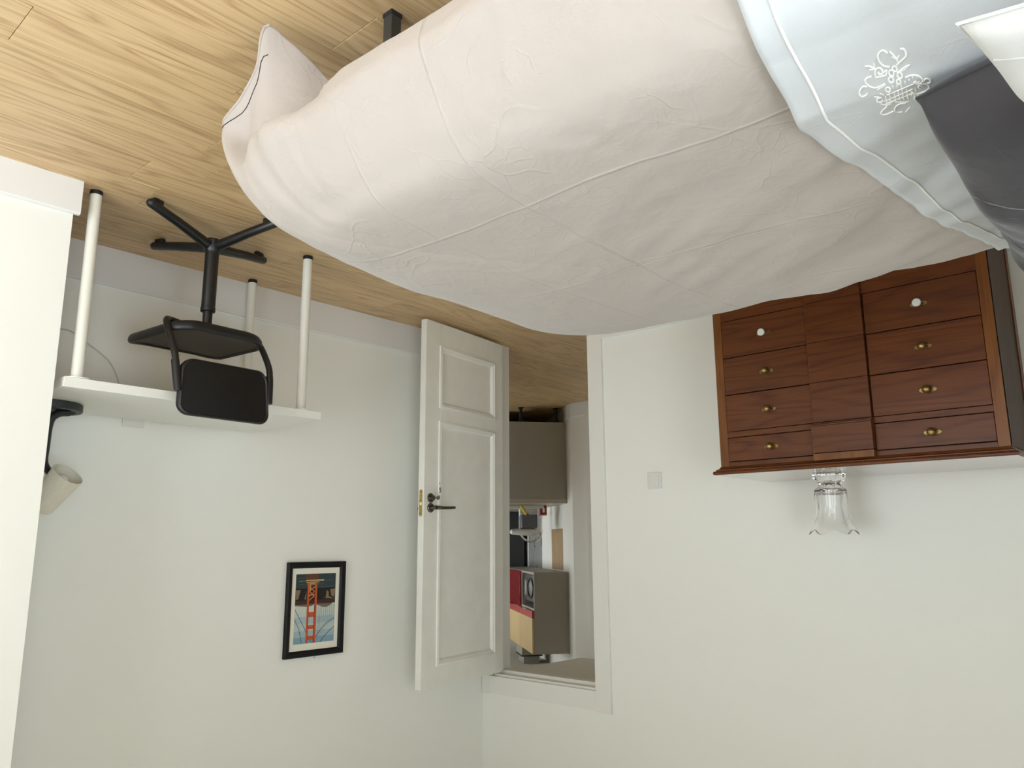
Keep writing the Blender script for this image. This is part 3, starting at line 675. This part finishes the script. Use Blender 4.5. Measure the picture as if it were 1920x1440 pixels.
sky = [(.44, (.60, .63, .57)), (.55, (.55, .61, .58)), (.62, (.40, .51, .55)), (.72, (.48, .57, .57)), (.82, (.36, .47, .51)), (.91, (.22, .36, .45)), (1.0, None)]
for (v0, c), (v1, _) in zip(sky[:-1], sky[1:]): ink(c, [rect(0, 1, v0, v1)])
ink((.035, .055, .06), [rect(0, 1, 0, .22)])
ink((.06, .085, .09), [rect(.05, .6, .10, .115), rect(.3, .95, .145, .158), rect(.55, 1, .055, .065), rect(0, .4, .19, .205)])
ink((.018, .016, .015), [rect(0, 1, .21, .42)])
ink((.24, .17, .10), [[(.0, .23), (.02, .36), (.10, .33), (.13, .24)], [(.16, .36), (.24, .35), (.22, .25), (.17, .27)], [(.02, .38), (.30, .365), (.14, .345)], [(.87, .23), (.99, .23), (.98, .37), (.92, .36), (.90, .30)], [(.73, .25), (.77, .36), (.73, .38)]])
ink((.16, .12, .085), [[(.06, .44), (.12, .475), (.22, .50), (.32, .492), (.40, .47), (.46, .455), (.46, .44)], [(.54, .455), (.60, .47), (.72, .475), (.86, .465), (1.0, .455), (1, .44), (.54, .44)]])
ink((.06, .025, .02), [rect(0, 1, .385, .440)])
xs = [.03, .08, .13, .18, .23, .28, .33, .37, .41]
ink((.20, .27, .28), [s_ for u in xs for s_ in strip([(u, .46), (u, .70 + .62 * max(0, u - .02) * (.6 + u))], .004)])
ink((.05, .05, .055), strip([(.0, .665), (.12, .70), (.25, .76), (.38, .85), (.50, .955)], .007) + strip([(.0, .79), (.12, .85), (.24, .92), (.34, .995)], .007)
    + strip([(1.0, .64), (.88, .78), (.80, .99)], .006) + strip([(1.0, .50), (.85, .66), (.73, .80), (.66, .91), (.55, .995)], .006))
ink((.45, .25, .10), [rect(.42, .74, .115, .13)] + [[(.46, .13), (.72, .13), (.68, .20), (.66, .25), (.62, .25), (.62, .16), (.52, .16), (.52, .25), (.48, .25), (.49, .2)]])
ink((.12, .05, .035), [rect(.44, .75, .0, .09)]); ink((.60, .42, .20), [rect(.30, .92, .088, .105)]); ink((.03, .03, .03), [rect(.75, .93, .088, .100)])
ink((.55, .105, .035), [rect(.655, .705, .13, 1.0), rect(.465, .525, .13, 1.0), rect(.50, .68, .555, .63), rect(.50, .68, .745, .80), rect(.50, .68, .90, .955)])
ink((.30, .045, .02), [rect(.505, .525, .22, 1.0), rect(.655, .665, .22, .99)])
ink((.62, .22, .06), strip([(.52, .19), (.66, .25), (.54, .33), (.66, .385)], .012) + strip([(.66, .19), (.53, .26), (.66, .33)], .010) + [rect(.52, .66, .30, .315)])
pb.build('print', pmats, pf, 0, smooth=0)
MB().lathe([(.004, 0), (.004, .004), (.002, .014)], 10, (pw / 2 - .01, -.001, ph + .010), axis=(0, -1, 0)).build('hook', M['switch'], pf, 0)
struct_ = None
# ------------------------------------------------------------------ light switch
sw = thing('light_switch', 'square white light switch on the wall between doorway and dresser', 'switch', (XL, 2.2135, .9465))
box('plate', M['switch'], sw, 0, .009, -.0415, .0415, -.0435, .0435, .0025); box('rocker', M['switch'], sw, .009, .012, -.028, .028, -.029, .029, .001)
bx_ = tag(box('wall_plate', M['switch'], None, XL, XL + .004, 1.34, 1.43, 2.425, 2.51, .001), 'faint square blanking plate high on the wall over the dresser', 'plate')

# ------------------------------------------------------------------ chest of drawers
DXF, DXB, Y0, Y1 = -3.0515, -3.478, .515, 1.570
cd = thing('chest_of_drawers', 'glossy cherry wood chest of drawers with brass knobs along the wall', 'chest of drawers', (DXF, Y0, 0))
LW = Y1 - Y0; DP = DXF - DXB                      # local x = 0 at the front, negative towards the wall; local y along the wall
def cbox(name, mat, x0, x1, y0, y1, z0, z1, bev=.001, parent=None): return box(name, M[mat], parent or cd, x0, x1, y0 - Y0, y1 - Y0, z0, z1, bev)
cbox('carcass', 'groove', -DP + .02, -.020, Y0 + .02, Y1 - .02, .05, .94, 0)
for yy in (Y0, Y1 - .018):
    sp_ = cbox('side_panel', 'cherry_shaded', -DP + .05, -.045, yy + .004, yy + .014, .10, .955)
    cbox('side_rail', 'cherry_shaded', -DP + .05, -.045, yy, yy + .018, .836, .952, .0015, None)
    cbox('side_stile', 'cherry_shaded', -.045, -.002, yy, yy + .018, .0, .953); cbox('side_stile', 'cherry', -DP, -DP + .05, yy, yy + .018, .0, .953)
cbox('back_panel', 'cherry_shaded', -DP, -DP + .006, Y0 + .01, Y1 - .01, .05, .95)
cbox('front_stile', 'cherryv', -.022, 0, Y0, .552, .0, .955); cbox('front_stile', 'cherryv', -.022, 0, 1.5325, Y1, .0, .955)
cbox('drawer_rail', 'cherry', -.022, 0, .552, 1.5325, .8105, .8335)
cbox('plinth', 'cherry', -.022, -.001, .552, 1.5325, .05, .3285)
cbox('top_rail', 'cherry', -.022, -.001, .552, 1.5325, .9365, .957)
rows = ((.3315, .4905, 'porc'), (.4945, .6505, 'brass2'), (.6545, .8085, 'brass2'), (.8365, .9335, 'brass2'))
def knob(parent, y, z, kind):
    pts = [(.0001, -.030 + 0), (.008, -.026), (.010, -.020), (.0075, 0), (.010, .020), (.008, .026), (.0001, .030)]
    # oval back plate with pointed ends, then a turned knob
    n = 28; ring = []
    for k in range(n):
        t_ = 2 * math.pi * k / n; ry = .031 * abs(math.cos(t_)) ** 1.3 * (1 if math.cos(t_) >= 0 else -1); rz = .0115 * math.sin(t_) * (1 + .25 * math.cos(2 * t_)); ring.append((ry, rz))
    b = MB(); b.add([(.0000, y + p, z + r_) for p, r_ in ring] + [(.0025, y + p * .94, z + r_ * .9) for p, r_ in ring], [tuple(range(n, 2 * n))] + [(i, (i + 1) % n, n + (i + 1) % n, n + i) for i in range(n)])
    b.build('back_plate', M['brass2'], parent, 0, smooth=40)
    if kind == 'porc': prof = [(.006, 0), (.0055, .012), (.010, .016), (.0150, .020), (.0158, .025), (.0140, .0285), (.004, .030)]
    else: prof = [(.006, 0), (.0050, .010), (.0075, .014), (.0135, .019), (.0148, .025), (.0120, .031), (.0060, .0345), (.001, .0355)]
    kb_ = MB().lathe(prof, 20, (.0015, y, z), axis=(1, 0, 0)).build('knob', M[kind], parent, 0, smooth=50)
    if kind == 'porc': kb_['label'] = 'white porcelain knob'
    return kb_
for z0, z1, kd in rows:
    for (ya, yb_, ky) in ((.5535, .9405, .747), (1.1645, 1.5310, 1.343)):
        d = cbox('drawer', 'cherry', -.018, .0005, ya, yb_, z0, z1, .0012)
        knob(d, ky - Y0, (z0 + z1) / 2 + (.001), kd)
# projecting centre section
for z0, z1, kd in rows[:3]: cbox('center_panel', 'cherry', -.018, .014, .9445, 1.1640, z0 - .0012, z1 + .0012, .0008)
cbox('center_panel', 'cherry', -.018, .014, .9445, 1.1640, .05, .3285, .0008)
cbox('center_block', 'cherry', -.018, .030, .9420, 1.1660, .826, .930, .0008)
cbox('center_block', 'cherryv', -.018, .030, .9420, 1.1660, .9325, .958, .0008)
P = []; prof = [(-.018, .8105), (.012, .8105), (.018, .8135), (.018, .8165), (.036, .8210), (.036, .8258), (-.018, .8258)]
b = MB(); n = len(prof); b.add([(x, .941 - Y0, z) for x, z in prof] + [(x, 1.167 - Y0, z) for x, z in prof], [tuple(range(n)), tuple(range(n, 2 * n))[::-1]] + [(i, n + i, n + (i + 1) % n, (i + 1) % n) for i in range(n)])
b.build('center_molding', M['cherry'], cd, 0, smooth=0)
# cornice and top
prof = [(.0, .9535), (.004, .958), (.006, .962), (.016, .967), (.016, .971), (.024, .974), (.026, .979), (.026, .984), (.023, .987), (.0, .9875)]
ringp = lambda o: [(-DP + .003, -o), (o, -o), (o, LW + o), (-DP + .003, LW + o)]
b = MB(); P = [[(x, y, z) for x, y in ringp(o)] for o, z in prof]
b.grid(P, closed_v=True); b.f.append((0, 1, 2, 3)); b.mi.append(0); k = len(prof) - 1; b.f.append(tuple(4 * k + j for j in range(4))); b.mi.append(0)
b.build('cornice', M['cherry'], cd, 0, smooth=20)
cbox('top_board', 'cherryt', XL + .004 - DXF, .018, Y0 - .020, Y1 + .020, .9868, .9880, 0)

# ------------------------------------------------------------------ crystal vase
vs = thing('crystal_vase', 'clear cut crystal vase with a wavy flared rim on the cherry chest', 'vase', (-3.294, 1.213, .9882), math.radians(8))
outp = [(.048, .0005), (.064, .002), (.0665, .006), (.0665, .016), (.060, .026), (.045, .038), (.0415, .046), (.046, .054), (.058, .064), (.0625, .070), (.0625, .076), (.0615, .10), (.0600, .13), (.0610, .155), (.0650, .180), (.0725, .205), (.0820, .228), (.0885, .243), (.0900, .2475)]
inp = [(.0865, .2475), (.0790, .228), (.0690, .203), (.0610, .178), (.0565, .155), (.0555, .13), (.0560, .10), (.0555, .082), (.045, .076), (.02, .074), (.003, .0735)]
n = 144; P = []
for i, (r_, z_) in enumerate(outp + inp):
    outer = i < len(outp); ring = []
    for j in range(n):
        t_ = 2 * math.pi * j / n; fl = max(0, (z_ - .15) / .10); pet = math.cos(6 * t_)
        rr = r_ * (1 + .075 * fl * pet); zz = z_ + .011 * max(0, (z_ - .20) / .05) * pet * (.9) - .010 * max(0, (z_ - .20) / .05)
        if outer and .064 < z_ < .20: rr *= 1 + .020 * abs(math.sin(9 * t_)) * (1 - fl * .8)
        if outer and z_ < .05: rr *= 1 + .05 * math.cos(8 * t_)
        ring.append((rr * math.cos(t_), rr * math.sin(t_), zz))
    P.append(ring)
b = MB(); b.grid(P, closed_v=True, flip=True); b.f.append(tuple(range(n))[::-1]); b.mi.append(0); k = len(P) - 1; b.f.append(tuple(k * n + j for j in range(n))); b.mi.append(0)
b.build('glass_body', M['glass'], vs, 0, smooth=28)
# ------------------------------------------------------------------ bed, mattress, bedding
BX0, BX1, BY0, BY1 = -2.10, -.905, -.60, 1.43
bd_ = thing('bed', 'low black steel bed under the beige duvet, one leg showing', 'bed', (BX0, BY0, 0))
bw, bl = BX1 - BX0, BY1 - BY0
f_ = MB(); f_.box(.13, .16, 0, bl, .24, .28); f_.box(bw - .172, bw - .142, 0, bl, .24, .28); f_.box(.13, bw - .142, 0, .03, .24, .28); f_.box(.13, bw - .142, bl - .09, bl - .06, .24, .28); f_.box(bw / 2 - .02, bw / 2 + .02, 0, bl, .24, .28)
f_.build('frame', M['bed'], bd_, .002)
for k in range(14): box('slat', M['bed'], bd_, .06, bw - .10, .05 + k * .142, .11 + k * .142, .281, .290, .001)
for x, y in ((-1.068, 1.350), (-1.068, -.50), (-1.95, 1.365), (-1.95, -.50)):
    lg = box('leg', M['bed'], bd_, x - .0155 - BX0, x + .0155 - BX0, y - .0155 - BY0, y + .0155 - BY0, .006, .282, .002)
    box('foot_cap', M['rubber'], lg, x - .017 - BX0, x + .017 - BX0, y - .017 - BY0, y + .017 - BY0, 0, .012, .001)
mt = thing('mattress', 'pale mattress on the bed, hidden under the beige duvet', 'mattress', (BX0, BY0, .291))
MB().prism([(x + bw / 2, y + bl / 2) for x, y in rrect(bw / 2, bl / 2, .06)], .001, .235).build('cover', M['matt'], mt, .03, seg=3)

SP = -1.47; YE = .95
def sec_r(y): return [(-.98, y, .612), (-.880, y, .562), (-.813, y, .470), (-.790, y, .425), (-.793, y, .395), (-.800, y, .37)]
def sec_l(y): return [(-1.93, y, .628), (-2.045, y, .594), (-2.13, y, .52), (-2.16, y, .44), (-2.16, y, .37), (-2.15, y, .32)]
def sec_f(x): return [(x, 1.39, .632), (x, 1.54, .600), (x, 1.655, .525), (x, 1.70, .41), (x, 1.705, .30), (x, 1.69, .20)]
ST = []
def st(p6, y0): p0 = (SP, y0, .648); p2 = p6[0]; ST.append([p0, tuple(.55 * np.array(p0) + .45 * np.array(p2) + np.array([0, 0, .004]))] + list(p6))
for y in (-.72, -.3, .1, .5, .80): st(sec_r(y), y)
st([(-.955, 1.08, .612), (-.872, 1.12, .562), (-.812, 1.14, .472), (-.792, 1.15, .42), (-.800, 1.16, .385), (-.812, 1.165, .355)], YE)
st([(-.955, 1.18, .612), (-.872, 1.24, .560), (-.816, 1.27, .470), (-.800, 1.29, .405), (-.845, 1.31, .350), (-.875, 1.335, .300)], YE)
st([(-.962, 1.25, .612), (-.882, 1.33, .556), (-.822, 1.365, .470), (-.800, 1.375, .385), (-.930, 1.43, .310), (-.980, 1.445, .215)], YE)
st([(-.968, 1.29, .612), (-.888, 1.38, .555), (-.828, 1.415, .470), (-.800, 1.425, .380), (-.935, 1.510, .300), (-1.015, 1.500, .150)], YE)
st([(-.975, 1.315, .612), (-.893, 1.41, .555), (-.834, 1.455, .470), (-.805, 1.465, .377), (-.905, 1.545, .290), (-.930, 1.550, .065)], YE)
st([(-.982, 1.335, .612), (-.900, 1.435, .555), (-.840, 1.490, .472), (-.815, 1.505, .377), (-.880, 1.590, .280), (-.866, 1.580, .028)], YE)
st([(-.992, 1.355, .612), (-.913, 1.47, .556), (-.856, 1.535, .478), (-.830, 1.560, .385), (-.885, 1.645, .285), (-.866, 1.610, .115)], YE)
st([(-1.00, 1.365, .614), (-.925, 1.495, .558), (-.868, 1.575, .485), (-.845, 1.610, .395), (-.905, 1.690, .280), (-.872, 1.686, .172)], YE)
st([(-1.03, 1.385, .618), (-.955, 1.52, .564), (-.897, 1.615, .488), (-.866, 1.695, .375), (-.862, 1.750, .275), (-.878, 1.778, .208)], YE)
st([(-1.09, 1.39, .622), (-1.03, 1.535, .578), (-.985, 1.655, .49), (-.968, 1.735, .37), (-.968, 1.765, .26), (-.97, 1.76, .18)], YE)
for x in (-1.25, -1.47, -1.70, -1.88): st(sec_f(x), YE)
st([(-1.92, 1.29, .633), (-2.03, 1.41, .598), (-2.10, 1.50, .52), (-2.13, 1.54, .42), (-2.13, 1.54, .33), (-2.12, 1.53, .27)], YE)
st([(-1.93, 1.10, .635), (-2.045, 1.14, .602), (-2.13, 1.17, .525), (-2.16, 1.18, .43), (-2.16, 1.18, .35), (-2.15, 1.18, .30)], YE)
for y in (.80, .5, .1, -.3, -.72): st(sec_l(y), y)
# uniform spacing by travel along the third control ring, then a smooth loft
S = np.array(ST, float); NU, NV = 560, 230
G = crom(S, NU)                                   # NU x 8 x 3
ln = np.concatenate([[0], np.cumsum(np.linalg.norm(np.diff(G[:, 4], axis=0), axis=1) + 1e-4)])
tt = np.interp(np.linspace(0, ln[-1], NU), ln, np.arange(NU)); i0 = np.minimum(tt.astype(int), NU - 2); fr_ = (tt - i0)[:, None, None]
G = G[i0] * (1 - fr_) + G[i0 + 1] * fr_
G[:, 0, 1] = np.minimum(G[:, 0, 1], YE)
G = np.moveaxis(crom(np.moveaxis(G, 1, 0), NV), 0, 1)   # NU x NV x 3
def normals(G):
    du = np.gradient(G, axis=0); dv = np.gradient(G, axis=1); n = np.cross(dv, du); l = np.linalg.norm(n, axis=2, keepdims=True)
    return n / np.maximum(l, 1e-9)
N = normals(G)
if N[NU // 3, NV // 3, 2] < 0: N = -N
up_ = np.arange(NV)[None, :, None] < NV * .38
N = np.where(up_ & (N[..., 2:3] < 0), -N, N)
flat = np.linalg.norm(np.cross(np.gradient(G, axis=1), np.gradient(G, axis=0)), axis=2) < 1e-9
N[flat] = (0, 0, 1)
wz = np.clip((np.arange(NV) / NV - .05) / .12, 0, 1)[None, :, None]
N = N * wz + np.array([0, 0, 1.0]) * (1 - wz); N /= np.linalg.norm(N, axis=2, keepdims=True)
def fold(p):
    """soft undulation of the quilt: metres along the normal"""
    x, y, z = p
    d = .010 * nz(x * 2.1, y * 2.1, z * 2.1) + .004 * nz(x * 5, y * 5, z * 5 + 7)
    # diagonal drag folds between the sheet and the wall side of the bed
    m = max(0, min(1, (-1.05 - x) / .45)) * max(0, min(1, (1.15 - y) / .45))
    u, v = (x * .80 + y * .60), (-x * .60 + y * .80)
    d += m * .017 * nz(u * 9.0, v * 2.6, 3.3) + m * .007 * nz(u * 19, v * 5, 8.1)
    # gathers where the foot corner drops to the floor
    q = max(0, 1 - math.hypot(x + .92, y - 1.5) / .38); dd_ = max(0, min(1, (.60 - z) / .2))
    ang = math.atan2(y - 1.25, x + 1.05)
    d += q * dd_ * (.010 * nz(ang * 7.0, z * 2.0, 1.7) + .005 * nz(ang * 16, z * 3, 4.2))
    d += .0016 * nz(x * 16, y * 16, z * 16)
    # crumple ridges
    r_ = abs(nz(x * 4.3 + .7 * nz(x * 3, y * 3, 1), y * 4.3, z * 4.3 + 3)); d += .0012 * max(0, 1 - r_ * 7)
    return d
vv = np.linspace(0, 1, NV)
D2 = np.array([[fold(G[i, j]) for j in range(NV)] for i in range(NU)])
D2[:, :1] = D2[:, :1]
G2 = G + N * D2[..., None]
# keep the hem off the floor
G2[..., 2] = np.maximum(G2[..., 2], .010)
dv_ = MB().grid(G2).build('duvet', M['duvet'], None, 0, smooth=180)
bm = bmesh.new(); bm.from_mesh(dv_.data); bmesh.ops.remove_doubles(bm, verts=bm.verts, dist=.0012); bmesh.ops.dissolve_degenerate(bm, dist=.0004, edges=bm.edges)
bm.normal_update(); bm.to_mesh(dv_.data); bm.free(); dv_.data.polygons.foreach_set('use_smooth', [True] * len(dv_.data.polygons))
md = dv_.modifiers.new('thickness', 'SOLIDIFY'); md.thickness = .016; md.offset = -1 if sum(f.normal.z * f.area for f in dv_.data.polygons) > 0 else 1
tag(dv_, 'beige cotton duvet with ironed fold lines draped over the bed', 'duvet')
# stitched hem of the hanging corner
ih = [i for i in range(NU) if G2[i, -1, 2] < .30 and G2[i, -1, 0] > -.884 and G2[i, -1, 1] > 1.57]
hem = MB().tube([tuple(G2[i, -1]) for i in ih], .0035, 8).build('hem', M['duvet'], dv_, 0)
jj = NV - 10
MB().tube([tuple(G2[i, jj] + N[i, jj] * .0005) for i in ih], .0011, 6).build('seam', M['groove'], dv_, 0, label='dark stitched seam line near the hem')

# top sheet folded back over the duvet: follows the duvet 12 mm above it
bvh = BVHTree.FromPolygons([tuple(p) for p in G2.reshape(-1, 3)], [(i * NV + j, (i + 1) * NV + j, (i + 1) * NV + j + 1, i * NV + j + 1) for i in range(NU - 1) for j in range(NV - 1)])
edge_x = [-2.6, -1.99, -1.818, -1.742, -1.548, -1.385, -1.365, -1.203, -1.100, -1.075, -1.0, -.889, -.78, -.5][::1]
edge_y = [.27, .293, .311, .320, .346, .366, .372, .393, .402, .398, .391, .386, .382, .385]
def sheet_zig(x):
    """ironed-in folds: the panels tilt between sharp crease lines"""
    ks = [-2.3, -1.82, -1.60, -1.355, -1.22, -1.075, -.96, -.70]; hs = [.006, .000, .016, .000, .009, .022, .004, .006]
    return float(np.interp(x, ks, hs))
yr = .1
cs = crom(np.array(sec_r(yr)[::-1] + [((-.97 + SP) / 2, yr, .648), (SP, yr, .650), ((-1.93 + SP) / 2, yr, .648)] + sec_l(yr)), 330)
seg = np.concatenate([[0], np.cumsum(np.linalg.norm(np.diff(cs, axis=0), axis=1))])
nsx, nsy = 300, 120
tq = np.interp(np.linspace(seg[18], seg[-36], nsx), seg, np.arange(330)); ii = np.minimum(tq.astype(int), 328); ff = (tq - ii)[:, None]
cs = cs[ii] * (1 - ff) + cs[ii + 1] * ff
tn = np.gradient(cs, axis=0); nn2 = np.stack([-tn[:, 2], 0 * tn[:, 0], tn[:, 0]], 1); nn2 /= np.linalg.norm(nn2, axis=1, keepdims=True); nn2 *= np.where(nn2[nsx // 2, 2] < 0, -1, 1)
SG = np.zeros((nsx, nsy, 3)); SN = np.zeros_like(SG)
for i in range(nsx):
    ye = float(np.interp(cs[i, 0], edge_x, edge_y)) + .003 * nz(cs[i, 0] * 12, .5, .2)
    for j in range(nsy):
        y = -.72 + (ye + .72) * j / (nsy - 1)
        o = Vector((cs[i, 0], y, cs[i, 2])) + Vector(nn2[i]) * .12
        loc, nr, _, ds = bvh.ray_cast(o, -Vector(nn2[i]))
        base = np.array(loc) if loc else np.array([cs[i, 0], y, cs[i, 2]])
        lift = .0075 + sheet_zig(cs[i, 0]) + .003 * nz(cs[i, 0] * 6, y * 6, 2.2) + .0025 * max(0, 1 - abs(y - ye) * 30) * nz(cs[i, 0] * 18, 0, 9)
        SG[i, j] = base + nn2[i] * lift; SN[i, j] = nn2[i]
sh_ = MB().grid(SG).build('top_sheet', M['sheet'], None, 0, smooth=180)
md = sh_.modifiers.new('thickness', 'SOLIDIFY'); md.thickness = .0022; md.offset = 0
tag(sh_, 'white embroidered top sheet folded back over the beige duvet', 'sheet')
bs = BVHTree.FromPolygons([tuple(p) for p in SG.reshape(-1, 3)], [(i * nsy + j, (i + 1) * nsy + j, (i + 1) * nsy + j + 1, i * nsy + j + 1) for i in range(nsx - 1) for j in range(nsy - 1)])
# corded seam along the hem band
seam = []
for i in range(6, nsx - 6, 2):
    ye = float(np.interp(cs[i, 0], edge_x, edge_y)) - (.037 + .004 * math.sin(cs[i, 0] * 4)); j = int(round((ye + .72) / (float(np.interp(cs[i, 0], edge_x, edge_y)) + .72) * (nsy - 1)))
    fj = (ye + .72) / (float(np.interp(cs[i, 0], edge_x, edge_y)) + .72) * (nsy - 1); j = int(fj); fr2 = fj - j
    p = SG[i, j] * (1 - fr2) + SG[i, j + 1] * fr2 + SN[i, j] * .0018; seam.append(tuple(p))
MB().tube(seam, .0021, 8).build('hem_cord', M['thread'], sh_, 0, label='raised white corded seam')
EMB = [[(-10071,2499),(-10006,2533),(-10027,2589),(-10078,2617),(-10169,2625),(-10257,2594),(-10299,2548)],[(-10085,2349),(-10110,2312),(-10198,2309),(-10242,2334),(-10286,2412),(-10318,2463)],[(-10065,2465),(-10149,2445),(-10218,2433),(-10265,2435)],[(-10154,2471),(-10226,2435)],[(-10181,2389),(-10224,2427)],[(-10396,2325),(-10396,2378),(-10426,2453),(-10443,2500)],[(-10404,2348),(-10440,2416),(-10438,2473)],[(-10141,2807),(-10159,2766),(-10203,2729),(-10250,2710)],[(-10146,2694),(-10213,2707)],[(-10219,2777),(-10240,2732)],[(-10344,2740),(-10266,2715),(-10249,2667),(-10295,2640),(-10358,2659),(-10349,2691),(-10306,2694)],[(-10354,2641),(-10331,2600),(-10404,2631),(-10376,2751)],[(-10332,2788),(-10338,2859),(-10396,2887),(-10490,2866),(-10554,2808),(-10542,2683)],[(-10599,2805),(-10565,2681)],[(-10481,2898),(-10452,2941),(-10520,3009),(-10595,3034),(-10645,3015),(-10632,2957),(-10605,2939)],[(-10727,2890),(-10763,2839)],[(-10691,2799),(-10762,2768)],[(-10564,2435),(-10564,2368),(-10609,2298),(-10699,2265),(-10751,2275),(-10779,2312),(-10759,2356),(-10708,2367),(-10694,2338)],[(-10760,2265),(-10713,2228),(-10766,2193),(-10838,2203),(-10840,2245)],[(-10796,2316),(-10845,2263),(-10942,2247),(-11009,2290),(-11026,2387),(-11004,2458)],[(-10881,2314),(-10823,2332),(-10861,2359),(-10913,2348)],[(-10805,2817),(-10801,2869),(-10887,2897),(-10926,2855),(-10886,2825)],[(-10972,2879),(-11028,2842),(-11006,2720)],[(-10809,2765),(-11018,2804)],[(-10722,2695),(-11022,2751)],[(-10626,2614),(-11031,2692)],[(-10631,2564),(-11034,2640)],[(-10651,2519),(-11055,2594)],[(-10623,2460),(-11075,2547)],[(-10610,2406),(-11026,2482)],[(-10598,2353),(-10977,2417)],[(-10619,2309),(-10856,2341)],[(-10934,2822),(-10862,2427)],[(-10787,2741),(-10724,2305)],[(-11006,2817),(-10970,2449)],[(-10940,2457),(-11051,2454),(-11132,2485),(-11164,2451),(-11143,2402),(-11035,2424),(-10940,2457)],[(-11146,2567),(-11125,2614),(-11036,2711)],[(-11127,2254),(-11173,2393)],[(-11156,2605),(-11134,2678),(-11185,2747),(-11290,2783),(-11344,2749),(-11359,2709)],[(-11290,2582),(-11391,2673)],[(-11101,2838),(-11193,2939),(-11273,2955),(-11301,2900),(-11274,2801)],[(-11057,2762),(-11070,2846)],[(-10434,2532),(-10463,2553),(-10453,2577),(-10411,2586),(-10369,2573),(-10359,2549),(-10388,2530),(-10434,2532)],[(-10521,2459),(-10549,2479),(-10540,2501),(-10500,2510),(-10460,2498),(-10450,2475),(-10477,2458),(-10521,2459)],[(-10535,2573),(-10563,2593),(-10554,2616),(-10514,2624),(-10473,2612),(-10463,2588),(-10491,2571),(-10535,2573)],[(-10613,2506),(-10638,2524),(-10630,2544),(-10594,2552),(-10558,2541),(-10549,2520),(-10573,2505),(-10613,2506)],[(-10687,2663),(-10714,2683),(-10705,2705),(-10666,2713),(-10627,2701),(-10617,2678),(-10644,2661),(-10687,2663)],[(-10383,2479),(-10409,2497),(-10399,2518),(-10362,2526),(-10326,2515),(-10317,2493),(-10342,2477),(-10383,2479)]]
eb = MB()
for c in EMB:
    pts = crom(np.array([(x / 1e4, y / 1e4) for x, y in c], float), max(4, 4 * len(c))) if len(c) > 2 else np.array([(x / 1e4, y / 1e4) for x, y in c], float)
    P3 = []
    for x, y in pts:
        loc, nr, _, ds = bs.ray_cast(Vector((x, y, .9)), Vector((0, 0, -1)))
        if loc: P3.append((loc.x, loc.y, loc.z + .0012))
    if len(P3) > 1: eb.tube(P3, .0013 if len(c) > 3 else .0010, 6)
em = eb.build('embroidery', M['thread'], sh_, 0, label='white floral embroidery with scrolls and netting')

# pillows
def pillow(name, label, mat, loc, rot, a, b_, t, seed, cat='pillow', flap=None, dents=1., under=.2, pin=.055):
    root = thing(name, label, cat, loc); root.rotation_euler = rot
    n, m = 90, 70; vsx = []; rnd = seed * 3.7
    def pt(u, v, s):
        c = (max(0, 1 - abs(u) ** 3.2) * max(0, 1 - abs(v) ** 3.2)) ** .40
        pinch = 1 - pin * (1 - abs(v) ** 2) * abs(u) ** 6; pin2 = 1 - .07 * (1 - abs(u) ** 2) * abs(v) ** 6
        x, y = a * u * pinch, b_ * v * pin2
        e = (1 - max(abs(u), abs(v)) ** 6)
        w_ = dents * (.018 * nz(x * 5 + rnd, y * 5, rnd) + .008 * nz(x * 12 + rnd, y * 9, s + rnd)) * min(1, c * 1.6)
        k = abs(nz(x * 6 + rnd, y * 2.2 + .5 * nz(x * 4, y * 4, rnd), rnd * 2)); w_ += dents * .010 * max(0, 1 - k * 6) * min(1, c * 1.5)
        return (x, y, s * (t * c * (.5 if s > 0 else under)) + (w_ if s > 0 else -.3 * w_) + .006 * nz(x * 7, y * 7, rnd) * (1 - c))
    b = MB()
    for s in (1, -1): b.grid([[pt(-1 + 2 * i / (n - 1), -1 + 2 * j / (m - 1), s) for j in range(m)] for i in range(n)], flip=(s < 0))
    o = b.build('cover', mat, root, 0, smooth=180)
    bm = bmesh.new(); bm.from_mesh(o.data); bmesh.ops.remove_doubles(bm, verts=bm.verts, dist=.0004); bmesh.ops.recalc_face_normals(bm, faces=bm.faces); bm.to_mesh(o.data); bm.free()
    o.data.polygons.foreach_set('use_smooth', [True] * len(o.data.polygons))
    # flat piped edge
    ring = [pt(u, v, 0) for u, v in [(-1 + 2 * k / 40, -1) for k in range(40)] + [(1, -1 + 2 * k / 30) for k in range(30)] + [(1 - 2 * k / 40, 1) for k in range(40)] + [(-1, 1 - 2 * k / 30) for k in range(30)]]
    MB().tube(ring, .0022, 6, closed=True).build('edge_seam', mat, root, 0)
    if flap:
        MB().tube([tuple(np.array(pt(u, v, 1)) + np.array([0, 0, .0006])) for u, v in flap], .0011, 6).build('flap_seam', M['seamg'] if mat == M['dark'] else mat, root, 0)
    return root
pillow('pillow', 'dark charcoal pillow lying on the white sheet beside the white pillow', M['dark'], (-1.46, -.012, .690), (math.radians(-3), math.radians(-1.5), math.radians(-2)), .380, .262, .30, 1, pin=-.16,
       flap=[(1 - .42 + .30 * k / 20 - .32 * (k / 20) , .98 - 1.75 * k / 20) for k in range(21)])
wp = pillow('pillow', 'white pillow with an open hemmed end lying across the charcoal pillow', M['white'], (-1.153, -.194, .812), (math.radians(-7), math.radians(5), math.radians(8)), .36, .29, .13, 4,
       flap=[(.87, -.95 + 1.9 * k / 20) for k in range(21)])
